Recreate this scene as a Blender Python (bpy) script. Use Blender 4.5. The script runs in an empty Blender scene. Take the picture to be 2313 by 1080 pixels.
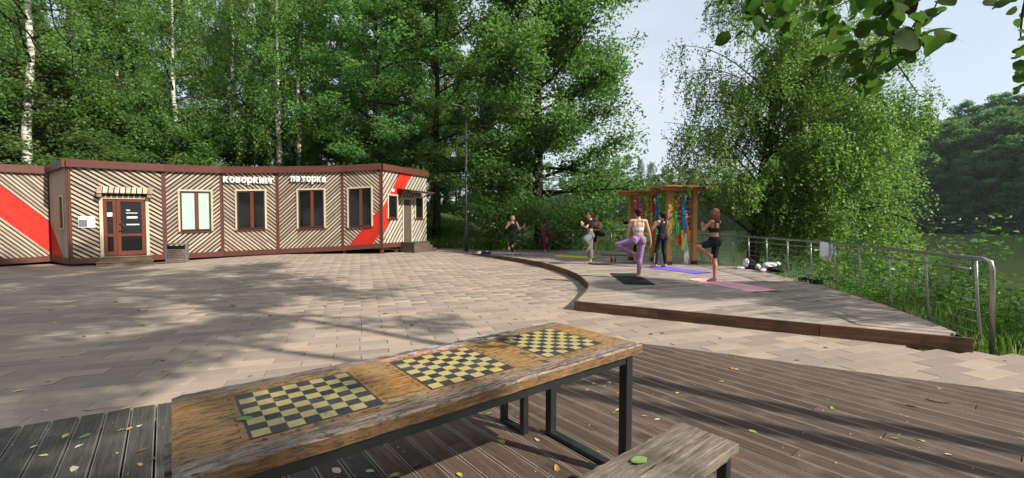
import bpy, math, random
import numpy as np
from mathutils import Vector, Matrix

# ---------------------------------------------------------------- camera, sky, sun, exposure
F, CZ, CX, CY = 965.0, 1.5, 1156.5, 540.0          # photo pixels
PITCH, ROLL = math.atan(35 / 965.0), 0.003
SUN_AZ, SUN_EL = math.radians(118), math.radians(37)
SC = bpy.context.scene
COL = SC.collection
cam = bpy.data.cameras.new('camera')
cam.sensor_width = 36.0
cam.lens = 36.0 * F / 2313.0
cam.clip_start, cam.clip_end = 0.05, 3000
camo = bpy.data.objects.new('camera', cam)
camo.location = (0, 0, CZ)
camo.rotation_euler = (Matrix.Rotation(math.pi / 2 - PITCH, 4, 'X') @ Matrix.Rotation(ROLL, 4, 'Z')).to_euler()
COL.objects.link(camo)
SC.camera = camo

world = bpy.data.worlds.new('World')
SC.world = world
world.use_nodes = True
wn = world.node_tree
wn.nodes.clear()
w_out = wn.nodes.new('ShaderNodeOutputWorld')
w_bg = wn.nodes.new('ShaderNodeBackground')
w_sky = wn.nodes.new('ShaderNodeTexSky')
w_sky.sky_type = 'NISHITA'
w_sky.sun_disc = False
w_sky.sun_elevation = SUN_EL
w_sky.sun_rotation = SUN_AZ
w_sky.air_density, w_sky.dust_density, w_sky.ozone_density = 1.0, 1.5, 1.0
w_tc = wn.nodes.new('ShaderNodeTexCoord')
w_map = wn.nodes.new('ShaderNodeMapping')
w_map.inputs['Scale'].default_value = (1.0, 1.0, 3.5)
w_noise = wn.nodes.new('ShaderNodeTexNoise')
w_noise.inputs['Scale'].default_value = 2.2
w_noise.inputs['Detail'].default_value = 6
w_ramp = wn.nodes.new('ShaderNodeMapRange')
w_ramp.inputs['From Min'].default_value = 0.35
w_ramp.inputs['From Max'].default_value = 0.7
w_ramp.inputs['To Min'].default_value = 0.6
w_ramp.inputs['To Max'].default_value = 0.92
w_mix = wn.nodes.new('ShaderNodeMix')
w_mix.data_type = 'RGBA'
w_mix.inputs['B'].default_value = (4.4, 4.7, 5.15, 1)      # thin bright cloud veil, same all round
wn.links.new(w_tc.outputs['Generated'], w_map.inputs['Vector'])
wn.links.new(w_map.outputs['Vector'], w_noise.inputs['Vector'])
wn.links.new(w_noise.outputs['Fac'], w_ramp.inputs['Value'])
wn.links.new(w_ramp.outputs['Result'], w_mix.inputs['Factor'])
wn.links.new(w_sky.outputs['Color'], w_mix.inputs['A'])
wn.links.new(w_mix.outputs['Result'], w_bg.inputs['Color'])
w_bg.inputs['Strength'].default_value = 0.12
wn.links.new(w_bg.outputs['Background'], w_out.inputs['Surface'])

sl = bpy.data.lights.new('sun', 'SUN')
sl.energy = 4.5
sl.angle = math.radians(0.55)
sl.color = (1.0, 0.93, 0.82)
so = bpy.data.objects.new('sun', sl)
SUNV = Vector((math.sin(SUN_AZ) * math.cos(SUN_EL), math.cos(SUN_AZ) * math.cos(SUN_EL), math.sin(SUN_EL)))
so.rotation_euler = SUNV.to_track_quat('Z', 'Y').to_euler()
so.location = (20, -8, 30)
COL.objects.link(so)
SC.view_settings.view_transform = 'Standard'
SC.view_settings.look = 'None'
SC.view_settings.exposure = 0.7
SC.view_settings.gamma = 1.0
SC.cycles.max_bounces = 7
SC.cycles.diffuse_bounces = 4
SC.cycles.glossy_bounces = 3
SC.cycles.transmission_bounces = 4
SC.cycles.transparent_max_bounces = 4
SC.cycles.use_denoising = True
SC.cycles.use_adaptive_sampling = True
SC.cycles.adaptive_threshold = 0.02
SC.cycles.sample_clamp_indirect = 6

rng = np.random.default_rng(11)
random.seed(5)

# ---------------------------------------------------------------- measuring: photo pixel -> point of the place
def ray(x, y):
    a, b = x - CX, y - CY
    c, s = math.cos(ROLL), math.sin(ROLL)
    u, v = c * a + s * b, -s * a + c * b
    cp, sp = math.cos(PITCH), math.sin(PITCH)
    return np.array([u, F * cp - v * sp, -(v * cp + F * sp)])
def gp(x, y, z=0.0):
    r = ray(x, y)
    p = r * ((z - CZ) / r[2])
    return np.array([p[0], p[1], z])
def at(x, y, Y):
    r = ray(x, y)
    p = r * Y / r[1]
    p[2] += CZ
    return p
def S(t):
    t = min(1.0, max(0.0, t))
    return t * t * (3 - 2 * t)
def zg(x, y):                                        # the plaza rises a little towards the building's far end
    return 0.2 * S((y - 9) / 8) * S((0.5 - x) / 4) * S((x + 14) / 5)

# ---------------------------------------------------------------- objects and meshes
def link(o, parent=None):
    COL.objects.link(o)
    if parent is not None:
        o.parent = parent
    return o
def np_mesh(name, V, Fs, mat=None, smooth=False, tint=None, mats=None, midx=None):
    me = bpy.data.meshes.new(name)
    V = np.asarray(V, dtype=np.float32)
    if isinstance(Fs, np.ndarray):
        n, k = Fs.shape
        me.vertices.add(len(V)); me.vertices.foreach_set('co', V.ravel())
        me.loops.add(n * k); me.loops.foreach_set('vertex_index', Fs.astype(np.int32).ravel())
        me.polygons.add(n); me.polygons.foreach_set('loop_start', np.arange(0, n * k, k, dtype=np.int32))
        me.polygons.foreach_set('loop_total', np.full(n, k, dtype=np.int32))
        me.update(calc_edges=True)
    else:
        me.from_pydata([tuple(map(float, v)) for v in V], [], [tuple(map(int, f)) for f in Fs])
        me.update()
    if smooth:
        me.polygons.foreach_set('use_smooth', np.ones(len(me.polygons), dtype=bool))
    if mats:
        for m in mats: me.materials.append(m)
    elif mat is not None:
        me.materials.append(mat)
    if midx is not None:
        me.polygons.foreach_set('material_index', np.asarray(midx, dtype=np.int32))
    if tint is not None:
        a = me.attributes.new('tint', 'FLOAT', 'POINT')
        a.data.foreach_set('value', np.asarray(tint, dtype=np.float32))
    return me
class MB:
    """collects boxes, beams, tubes, prisms and lumps for ONE mesh"""
    def __init__(s): s.V, s.F = [], []
    def add(s, V, Fs):
        b = len(s.V)
        s.V += [tuple(map(float, v)) for v in V]
        s.F += [tuple(int(i) + b for i in f) for f in Fs]
        return s
    def box(s, c, size, rz=0.0, M=None):
        hx, hy, hz = size[0] / 2, size[1] / 2, size[2] / 2
        co, si = math.cos(rz), math.sin(rz)
        V = []
        for z in (-hz, hz):
            for x, y in ((-hx, -hy), (hx, -hy), (hx, hy), (-hx, hy)):
                p = (x, y, z)
                if M is not None:
                    p = tuple(M @ Vector(p))
                    V.append((c[0] + p[0], c[1] + p[1], c[2] + p[2]))
                else:
                    V.append((c[0] + co * x - si * y, c[1] + si * x + co * y, c[2] + z))
        return s.add(V, [(3, 2, 1, 0), (4, 5, 6, 7), (0, 1, 5, 4), (1, 2, 6, 5), (2, 3, 7, 6), (3, 0, 4, 7)])
    def beam(s, p0, p1, w, h, up=(0, 0, 1)):
        p0, p1 = Vector(p0), Vector(p1)
        d = (p1 - p0).normalized()
        up = Vector(up)
        sd = d.cross(up)
        if sd.length < 1e-4: sd = d.cross(Vector((1, 0, 0)))
        sd.normalize()
        u = sd.cross(d).normalized()
        V = []
        for p in (p0, p1):
            for a, b in ((-1, -1), (1, -1), (1, 1), (-1, 1)):
                V.append(p + sd * (a * w / 2) + u * (b * h / 2))
        return s.add(V, [(0, 1, 2, 3), (7, 6, 5, 4), (0, 4, 5, 1), (1, 5, 6, 2), (2, 6, 7, 3), (3, 7, 4, 0)])
    def tube(s, pts, r, n=8, cap=True):
        V, Fs = tube_np([np.array(p, float) for p in pts], r, n)
        s.add(V, Fs)
        return s
    def prism(s, poly, z0, z1):
        n = len(poly)
        f0 = z0 if callable(z0) else (lambda x, y: z0)
        f1 = z1 if callable(z1) else (lambda x, y: z1)
        V = [(x, y, f0(x, y)) for x, y in poly] + [(x, y, f1(x, y)) for x, y in poly]
        return s.add(V, [tuple(range(n - 1, -1, -1)), tuple(range(n, 2 * n))] +
                     [(i, (i + 1) % n, n + (i + 1) % n, n + i) for i in range(n)])
    def ell(s, c, r, seg=12, ring=8, M=None, noise=0.0, rnd=None):
        V, Fs = [], []
        for i in range(ring + 1):
            th = math.pi * i / ring
            for j in range(seg):
                ph = 2 * math.pi * j / seg
                k = 1.0 + (rnd.uniform(-noise, noise) if rnd else 0)
                p = Vector((r[0] * k * math.sin(th) * math.cos(ph), r[1] * k * math.sin(th) * math.sin(ph), r[2] * k * math.cos(th)))
                if M is not None: p = M @ p
                V.append((c[0] + p[0], c[1] + p[1], c[2] + p[2]))
        for i in range(ring):
            for j in range(seg):
                Fs.append((i * seg + j, (i + 1) * seg + j, (i + 1) * seg + (j + 1) % seg, i * seg + (j + 1) % seg))
        return s.add(V, Fs)
    def mesh(s, name, mat, smooth=False):
        return np_mesh(name, np.array(s.V), s.F, mat, smooth)
    def build(s, name, mat, parent=None, smooth=False, bevel=0.0):
        o = link(bpy.data.objects.new(name, s.mesh(name, mat, smooth)), parent)
        if bevel:
            b = o.modifiers.new('bevel', 'BEVEL'); b.width = bevel; b.segments = 2; b.limit_method = 'ANGLE'
        return o
def tube_np(pts, r, n=8):
    pts = np.array(pts, float)
    m = len(pts)
    r = np.full(m, r) if np.isscalar(r) else np.asarray(r, float)
    t = np.gradient(pts, axis=0)
    t /= np.linalg.norm(t, axis=1, keepdims=True) + 1e-9
    ref = np.array([0, 0, 1.0]) if abs(t[0][2]) < 0.9 else np.array([1.0, 0, 0])
    a = np.cross(t[0], ref); a /= np.linalg.norm(a)
    V = []
    ang = np.linspace(0, 2 * np.pi, n, endpoint=False)
    for i in range(m):
        a = a - t[i] * np.dot(a, t[i]); a /= np.linalg.norm(a) + 1e-9
        b = np.cross(t[i], a)
        V.append(pts[i] + r[i] * (np.cos(ang)[:, None] * a + np.sin(ang)[:, None] * b))
    V = np.concatenate(V)
    Fs = []
    for i in range(m - 1):
        for j in range(n):
            k = (j + 1) % n
            Fs.append((i * n + j, i * n + k, (i + 1) * n + k, (i + 1) * n + j))
    Fs.append(tuple(range(n - 1, -1, -1)))
    Fs.append(tuple(range((m - 1) * n, m * n)))
    return V, Fs
def tag(o, label, cat, group=None, kind=None):
    if label: o['label'] = label
    if cat: o['category'] = cat
    if group: o['group'] = group
    if kind: o['kind'] = kind
    return o
def thing(name, label, cat, loc=(0, 0, 0), rz=0.0, group=None):
    o = link(bpy.data.objects.new(name, None))
    o.empty_display_size = 0.1
    o.location = tuple(map(float, loc)); o.rotation_euler = (0, 0, rz)
    return tag(o, label, cat, group)
def struct(o):
    o['kind'] = 'structure'
    return o
def inst(name, me, parent=None, loc=(0, 0, 0), rot=(0, 0, 0), sc=(1, 1, 1)):
    o = link(bpy.data.objects.new(name, me), parent)
    o.location = tuple(map(float, loc)); o.rotation_euler = rot
    o.scale = sc if not np.isscalar(sc) else (sc, sc, sc)
    return o
def clip_half(poly, nx, ny, c):                      # keep nx*x+ny*y <= c
    out = []
    for i in range(len(poly)):
        p, q = poly[i], poly[(i + 1) % len(poly)]
        dp, dq = nx * p[0] + ny * p[1] - c, nx * q[0] + ny * q[1] - c
        if dp <= 0: out.append(p)
        if dp * dq < 0:
            t = dp / (dp - dq)
            out.append((p[0] + t * (q[0] - p[0]), p[1] + t * (q[1] - p[1])))
    return out
def clip_convex(poly, conv):                         # conv counter-clockwise
    for i in range(len(conv)):
        a, b = conv[i], conv[(i + 1) % len(conv)]
        nx, ny = b[1] - a[1], -(b[0] - a[0])
        poly = clip_half(poly, nx, ny, nx * a[0] + ny * a[1])
        if len(poly) < 3: return []
    return poly
def area(poly):
    return 0.5 * sum(poly[i][0] * poly[(i + 1) % len(poly)][1] - poly[(i + 1) % len(poly)][0] * poly[i][1] for i in range(len(poly)))
def inside(poly, x, y):
    c = False
    j = len(poly) - 1
    for i in range(len(poly)):
        xi, yi = poly[i]; xj, yj = poly[j]
        if (yi > y) != (yj > y) and x < (xj - xi) * (y - yi) / (yj - yi) + xi: c = not c
        j = i
    return c
def line_spans(poly, p, d):                          # where the line p+t*d lies inside a polygon
    ts = []
    n = len(poly)
    for i in range(n):
        a, b = poly[i], poly[(i + 1) % n]
        ex, ey = b[0] - a[0], b[1] - a[1]
        den = d[0] * ey - d[1] * ex
        if abs(den) < 1e-9: continue
        t = ((a[0] - p[0]) * ey - (a[1] - p[1]) * ex) / den
        u = ((a[0] - p[0]) * d[1] - (a[1] - p[1]) * d[0]) / den
        if 0 <= u < 1: ts.append(t)
    ts.sort()
    return [(ts[i], ts[i + 1]) for i in range(0, len(ts) - 1, 2)]

# ---------------------------------------------------------------- materials
class NT:
    def __init__(s, name):
        s.m = bpy.data.materials.new(name); s.m.use_nodes = True
        s.t = s.m.node_tree; s.t.nodes.clear()
        s.out = s.t.nodes.new('ShaderNodeOutputMaterial')
    def n(s, typ, **kw):
        nd = s.t.nodes.new(typ)
        for k, v in kw.items():
            if k in nd.inputs: nd.inputs[k].default_value = v
            else: setattr(nd, k, v)
        return nd
    def l(s, a, b): s.t.links.new(a, b)
    def coord(s, scale=(1, 1, 1), rot=(0, 0, 0), which='Object'):
        tc = s.n('ShaderNodeTexCoord'); mp = s.n('ShaderNodeMapping')
        mp.inputs['Scale'].default_value = scale; mp.inputs['Rotation'].default_value = rot
        s.l(tc.outputs[which], mp.inputs['Vector'])
        return mp.outputs['Vector']
    def noise(s, vec, scale, detail=4, rough=0.6):
        nd = s.n('ShaderNodeTexNoise'); nd.inputs['Scale'].default_value = scale
        nd.inputs['Detail'].default_value = detail; nd.inputs['Roughness'].default_value = rough
        if vec is not None: s.l(vec, nd.inputs['Vector'])
        return nd.outputs['Fac']
    def ramp(s, fac, stops):
        nd = s.n('ShaderNodeValToRGB')
        el = nd.color_ramp.elements
        while len(el) < len(stops): el.new(0.5)
        for e, (p, c) in zip(el, stops):
            e.position = p; e.color = (*c, 1) if len(c) == 3 else c
        s.l(fac, nd.inputs['Fac'])
        return nd.outputs['Color']
    def mix(s, fac, a, b, mode='MIX'):
        nd = s.n('ShaderNodeMix'); nd.data_type = 'RGBA'; nd.blend_type = mode
        for sock, v in (('Factor', fac), ('A', a), ('B', b)):
            i = nd.inputs[sock]
            if hasattr(v, 'is_linked') or hasattr(v, 'links'): s.l(v, i)
            else: i.default_value = v if sock == 'Factor' else ((*v, 1) if len(v) == 3 else v)
        return nd.outputs['Result']
    def mr(s, v, a, b, c, d):
        nd = s.n('ShaderNodeMapRange')
        for k, x in zip(('From Min', 'From Max', 'To Min', 'To Max'), (a, b, c, d)): nd.inputs[k].default_value = x
        s.l(v, nd.inputs['Value'])
        return nd.outputs['Result']
    def math(s, op, a, b=None):
        nd = s.n('ShaderNodeMath'); nd.operation = op
        for i, v in ((0, a), (1, b)):
            if v is None: continue
            if hasattr(v, 'links'): s.l(v, nd.inputs[i])
            else: nd.inputs[i].default_value = v
        return nd.outputs[0]
    def bsdf(s, color, rough=0.6, metal=0.0, spec=0.5, bump=None, bstr=0.3, bdist=0.01, trans=None, tcol=None):
        p = s.n('ShaderNodeBsdfPrincipled')
        for sock, v in (('Base Color', color), ('Roughness', rough), ('Metallic', metal), ('Specular IOR Level', spec)):
            if hasattr(v, 'links'): s.l(v, p.inputs[sock])
            else: p.inputs[sock].default_value = (*v, 1) if sock == 'Base Color' else v
        if bump is not None:
            b = s.n('ShaderNodeBump'); b.inputs['Strength'].default_value = bstr; b.inputs['Distance'].default_value = bdist
            s.l(bump, b.inputs['Height']); s.l(b.outputs['Normal'], p.inputs['Normal'])
        sh = p.outputs['BSDF']
        if trans:
            t = s.n('ShaderNodeBsdfTranslucent')
            v = tcol if tcol is not None else color
            if hasattr(v, 'links'): s.l(v, t.inputs['Color'])
            else: t.inputs['Color'].default_value = (*v, 1)
            mx = s.n('ShaderNodeMixShader'); mx.inputs['Fac'].default_value = trans
            s.l(sh, mx.inputs[1]); s.l(t.outputs[0], mx.inputs[2]); sh = mx.outputs[0]
        s.l(sh, s.out.inputs['Surface'])
        return s.m
    def rand(s): return s.n('ShaderNodeObjectInfo').outputs['Random']
    def attr(s, name):
        a = s.n('ShaderNodeAttribute'); a.attribute_name = name
        return a.outputs['Fac']
def plain(name, color, rough=0.6, metal=0.0, spec=0.5, var=0.15, scale=6.0, bump=0.0):
    t = NT(name); v = t.coord()
    f = t.noise(v, scale, 5)
    c = t.mix(f, tuple(x * (1 - var) for x in color), tuple(min(1, x * (1 + var)) for x in color))
    r = t.mr(t.noise(v, scale * 2.3, 3), 0.3, 0.7, max(0.03, rough - 0.08), min(1, rough + 0.08))
    return t.bsdf(c, r, metal, spec, bump=t.noise(v, scale * 8, 4) if bump else None, bstr=bump)
def wood(name, dark, mid, light, along=(1, 0, 0), gscale=1.0, rough=0.75, rnd=0.35, bump=0.4, stain=None, grooves=0.0, edge=None):
    """grain runs along the object's local X"""
    t = NT(name)
    r = t.rand()
    tc = t.n('ShaderNodeTexCoord'); mp = t.n('ShaderNodeMapping')
    mp.inputs['Scale'].default_value = (0.8 * gscale, 14 * gscale, 14 * gscale)
    t.l(tc.outputs['Object'], mp.inputs['Vector'])
    cb = t.n('ShaderNodeCombineXYZ'); t.l(t.math('MULTIPLY', r, 37.0), cb.inputs[0]); t.l(t.math('MULTIPLY', r, 91.0), cb.inputs[1])
    t.l(cb.outputs[0], mp.inputs['Location'])
    g = t.noise(mp.outputs['Vector'], 3.0, 6, 0.65)
    c = t.ramp(g, [(0.25, dark), (0.5, mid), (0.78, light)])
    big = t.noise(t.coord(which='Object'), 1.3, 4)
    c = t.mix(t.mr(big, 0.35, 0.7, 0.0, 0.45), c, dark)
    k = t.mr(r, 0, 1, 1 - rnd, 1 + rnd)
    hs = t.n('ShaderNodeHueSaturation'); t.l(k, hs.inputs['Value']); t.l(c, hs.inputs['Color'])
    c = hs.outputs['Color']
    if stain:
        f = t.mr(t.noise(t.coord(which='Object'), 2.6, 6, 0.7), 0.52, 0.68, 0, 0.8)
        c = t.mix(f, c, stain)
    h = g
    if grooves:
        wv = t.n('ShaderNodeTexWave'); wv.bands_direction = 'Y'; wv.inputs['Scale'].default_value = grooves
        t.l(tc.outputs['Object'], wv.inputs['Vector'])
        h = t.math('ADD', t.math('MULTIPLY', g, 0.6), t.math('MULTIPLY', wv.outputs['Fac'], 0.8))
        c = t.mix(t.mr(wv.outputs['Fac'], 0, 0.5, 0.35, 0.0), c, tuple(x * 0.45 for x in dark))
    if edge:                                           # paler arrises: light caught on the bevels, mixed into the colour
        sx = t.n('ShaderNodeSeparateXYZ'); t.l(tc.outputs['Object'], sx.inputs[0])
        e = t.math('ADD', t.math('ABSOLUTE', sx.outputs['Y']), t.math('MULTIPLY', t.math('SUBTRACT', big, 0.5), 0.012))
        c = t.mix(t.mr(e, edge[0], edge[0] + 0.004, 0, 0.6), c, edge[1])
    return t.bsdf(c, rough, spec=0.3, bump=h, bstr=bump, bdist=0.004)
M = {}
def leaf_mat(name, a, b, c, trans=0.35, rough=0.45, spec=0.35):
    t = NT(name)
    ti = t.attr('tint')
    col = t.ramp(ti, [(0.0, a), (0.55, b), (1.0, c)])
    hs = t.n('ShaderNodeHueSaturation')
    t.l(t.mr(t.rand(), 0, 1, 0.48, 0.515), hs.inputs['Hue']); t.l(t.mr(t.rand(), 0, 1, 0.8, 1.2), hs.inputs['Value'])
    t.l(col, hs.inputs['Color'])
    col = hs.outputs['Color']
    tr = t.mix(1.0, col, (2.0, 2.3, 1.2), 'MULTIPLY')
    return t.bsdf(col, rough, spec=spec, trans=trans, tcol=tr)
M['leaf_dark'] = leaf_mat('leaf_dark', (0.042, 0.083, 0.024), (0.08, 0.14, 0.04), (0.145, 0.21, 0.064), 0.46)
M['leaf_mid'] = leaf_mat('leaf_mid', (0.05, 0.10, 0.036), (0.09, 0.162, 0.056), (0.155, 0.23, 0.082), 0.48)
M['leaf_birch'] = leaf_mat('leaf_birch', (0.058, 0.125, 0.032), (0.118, 0.22, 0.06), (0.21, 0.31, 0.10), 0.5)
M['leaf_far'] = leaf_mat('leaf_far', (0.035, 0.095, 0.036), (0.07, 0.15, 0.052), (0.13, 0.21, 0.075), 0.42)
M['leaf_weed'] = leaf_mat('leaf_weed', (0.045, 0.10, 0.015), (0.09, 0.19, 0.028), (0.19, 0.30, 0.05), 0.4)
M['leaf_near'] = leaf_mat('leaf_near', (0.03, 0.06, 0.014), (0.045, 0.09, 0.02), (0.085, 0.13, 0.03), 0.42, 0.7, 0.08)
M['grass'] = leaf_mat('grass', (0.05, 0.10, 0.016), (0.10, 0.19, 0.028), (0.24, 0.28, 0.07), 0.35)
M['seed_grass'] = leaf_mat('seed_grass', (0.16, 0.13, 0.04), (0.26, 0.19, 0.07), (0.36, 0.26, 0.12), 0.3)
def bark(name, a, b, sc=5.0):
    t = NT(name); v = t.coord((1, 1, 0.25))
    f = t.noise(v, sc, 8, 0.7)
    return t.bsdf(t.ramp(f, [(0.3, a), (0.7, b)]), 0.9, spec=0.2, bump=f, bstr=0.7, bdist=0.03)
M['bark_dark'] = bark('bark_dark', (0.012, 0.011, 0.009), (0.055, 0.047, 0.036))
def birch_bark():
    t = NT('birch_bark')
    f = t.noise(t.coord((1.6, 1.6, 9.0)), 1.2, 5, 0.7)
    g = t.noise(t.coord((1, 1, 0.6)), 1.1, 4)
    m = t.ramp(f, [(0.40, (0.03, 0.027, 0.024)), (0.47, (0.45, 0.42, 0.37)), (0.7, (0.68, 0.65, 0.58))])
    return t.bsdf(t.mix(t.mr(g, 0.55, 0.72, 0, 0.85), m, (0.05, 0.045, 0.04)), 0.7, bump=f, bstr=0.4)
M['bark_birch'] = birch_bark()
def paver(name, src):
    t = NT(name)
    r = t.rand() if src == 'obj' else t.attr('tint')
    c = t.ramp(r, [(0.0, (0.245, 0.20, 0.168)), (0.28, (0.268, 0.218, 0.182)), (0.42, (0.30, 0.242, 0.196)), (0.64, (0.325, 0.26, 0.206)), (0.76, (0.355, 0.28, 0.214)), (1.0, (0.38, 0.298, 0.225))])
    w = t.coord(which='Object') if src != 'obj' else None
    ge = t.n('ShaderNodeNewGeometry').outputs['Position']
    spk = t.noise(ge, 140, 3, 0.7)
    c = t.mix(t.mr(spk, 0.3, 0.7, 0.0, 1.0), t.mix(1.0, c, (0.80, 0.80, 0.81), 'MULTIPLY'), t.mix(1.0, c, (1.14, 1.12, 1.1), 'MULTIPLY'))
    dirt = t.noise(ge, 0.9, 6, 0.7)
    c = t.mix(t.mr(dirt, 0.45, 0.75, 0, 0.45), c, (0.17, 0.145, 0.125))
    return t.bsdf(c, 0.85, spec=0.25, bump=spk, bstr=0.25, bdist=0.003)
M['paver'] = paver('paver', 'obj')
M['paver_far'] = paver('paver_far', 'att')
M['deck_front'] = wood('deck_front', (0.038, 0.024, 0.017), (0.10, 0.065, 0.047), (0.19, 0.132, 0.10), gscale=1.1, rnd=0.22, bump=0.6, grooves=26.0, stain=(0.15, 0.11, 0.086), edge=(0.061, (0.36, 0.31, 0.27)))
M['deck_front_shaded'] = wood('deck_front_shaded', (0.028, 0.026, 0.022), (0.068, 0.062, 0.053), (0.13, 0.12, 0.105), gscale=1.1, rnd=0.2, bump=0.6, grooves=26.0, stain=(0.085, 0.085, 0.068), edge=(0.061, (0.24, 0.225, 0.20)))  # darker copy of the front boards: shade at the left put into the colour
M['deck_grey'] = wood('deck_grey', (0.15, 0.118, 0.096), (0.30, 0.248, 0.208), (0.42, 0.355, 0.30), gscale=0.9, rnd=0.3, bump=0.5, stain=(0.40, 0.345, 0.29))
M['fascia'] = wood('fascia', (0.045, 0.026, 0.016), (0.12, 0.06, 0.032), (0.2, 0.11, 0.06), gscale=0.6, rnd=0.35, stain=(0.05, 0.042, 0.03))
M['pergola'] = wood('pergola', (0.22, 0.095, 0.03), (0.46, 0.225, 0.08), (0.58, 0.32, 0.13), gscale=0.8, rnd=0.15, bump=0.3)
M['bench_wood'] = wood('bench_wood', (0.022, 0.018, 0.015), (0.18, 0.145, 0.112), (0.38, 0.32, 0.25), gscale=2.2, rnd=0.1, bump=0.9, stain=(0.055, 0.045, 0.036))
M['step_wood'] = wood('step_wood', (0.16, 0.11, 0.07), (0.30, 0.22, 0.15), (0.40, 0.31, 0.22), gscale=0.6, rnd=0.1)
M['step_dark'] = wood('step_dark', (0.05, 0.036, 0.028), (0.10, 0.075, 0.055), (0.16, 0.12, 0.09), gscale=0.6, rnd=0.1)
M['slat'] = wood('slat', (0.26, 0.20, 0.14), (0.45, 0.37, 0.285), (0.56, 0.48, 0.38), gscale=0.7, rnd=0.27, bump=0.25)
M['slat_grey'] = wood('slat_grey', (0.30, 0.26, 0.21), (0.45, 0.395, 0.325), (0.54, 0.48, 0.40), gscale=0.5, rnd=0.12, bump=0.2)
M['trim'] = wood('trim', (0.38, 0.30, 0.20), (0.58, 0.48, 0.34), (0.68, 0.58, 0.43), gscale=0.5, rnd=0.06, bump=0.2)
M['red'] = wood('red_paint', (0.40, 0.014, 0.007), (0.55, 0.022, 0.010), (0.62, 0.045, 0.022), gscale=0.5, rnd=0.10, bump=0.2, rough=0.55)
M['brown'] = plain('brown_paint', (0.105, 0.032, 0.022), 0.45, var=0.14, scale=5)
M['brown_dark'] = plain('brown_dark', (0.042, 0.018, 0.014), 0.55, var=0.2)
M['backing'] = plain('backing', (0.018, 0.010, 0.008), 0.8, var=0.3)
M['door_brown'] = plain('door_brown', (0.13, 0.035, 0.018), 0.35, var=0.1)
M['glass'] = plain('dark_glass', (0.008, 0.009, 0.009), 0.04, spec=0.45, var=0.3, scale=1.2)
M['blind'] = plain('blind', (0.43, 0.58, 0.50), 0.25, spec=0.6, var=0.03)
M['white'] = plain('white_paint', (0.78, 0.78, 0.76), 0.5, var=0.05)
M['paper'] = plain('paper', (0.72, 0.73, 0.75), 0.5, var=0.1, scale=20)
M['grey_metal'] = plain('grey_metal', (0.16, 0.165, 0.17), 0.5, 0.2)
M['steel'] = plain('steel', (0.36, 0.36, 0.345), 0.32, 0.8, var=0.05, scale=6)
M['steel_dark'] = plain('painted_steel', (0.012, 0.016, 0.016), 0.38, 0.0, 0.6, var=0.35, scale=12)
M['lamp_metal'] = plain('lamp_metal', (0.02, 0.024, 0.026), 0.5)
M['skin'] = plain('skin', (0.52, 0.29, 0.19), 0.5, var=0.08, scale=8)
M['skin_tan'] = plain('skin_tan', (0.42, 0.20, 0.115), 0.5, var=0.08, scale=8)
M['bulb'] = plain('bulb', (0.8, 0.78, 0.7), 0.15, spec=0.8, var=0.03)
def cloth(n, c, bump=0.25):
    t = NT(n); v = t.coord()
    f = t.noise(v, 14, 5)
    wr = t.noise(t.coord((1, 1, 2.2)), 9, 3, 0.5)
    col = t.mix(f, tuple(x * 0.84 for x in c), tuple(min(1, x * 1.15) for x in c))
    M[n] = t.bsdf(col, 0.85, spec=0.2, bump=t.math('ADD', wr, t.math('MULTIPLY', f, 0.15)), bstr=0.55, bdist=0.03)
for n, c in (('black', (0.013, 0.013, 0.015)), ('lilac', (0.31, 0.17, 0.36)), ('white_cloth', (0.55, 0.54, 0.57)), ('maroon', (0.2, 0.025, 0.07)), ('grey_shirt', (0.16, 0.18, 0.21)),
             ('grey_pants', (0.13, 0.14, 0.145)), ('red_cloth', (0.32, 0.025, 0.05)), ('navy', (0.02, 0.028, 0.12)), ('pink_sock', (0.6, 0.12, 0.14)),
             ('mat_black', (0.020, 0.022, 0.024)), ('mat_blue', (0.16, 0.11, 0.62)), ('mat_pink', (0.74, 0.38, 0.44)), ('mat_yellow', (0.66, 0.56, 0.04)),
             ('mat_purple', (0.22, 0.09, 0.30)), ('mat_teal', (0.30, 0.42, 0.38)), ('mat_grey', (0.05, 0.05, 0.055)),
             ('hair_dark', (0.016, 0.010, 0.008)), ('hair_brown', (0.045, 0.016, 0.012)), ('hair_auburn', (0.13, 0.06, 0.035)), ('hair_fair', (0.22, 0.15, 0.07)),
             ('towel_white', (0.86, 0.85, 0.87)), ('rib_pink', (0.75, 0.03, 0.22)), ('rib_lime', (0.62, 0.75, 0.04)), ('rib_red', (0.72, 0.03, 0.02)), ('rib_blue', (0.02, 0.28, 0.60)),
             ('rib_purple', (0.10, 0.02, 0.25)), ('rib_orange', (0.80, 0.24, 0.06)), ('rib_green', (0.03, 0.50, 0.12)), ('rib_white', (0.55, 0.58, 0.58))):
    cloth(n, c)
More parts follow.
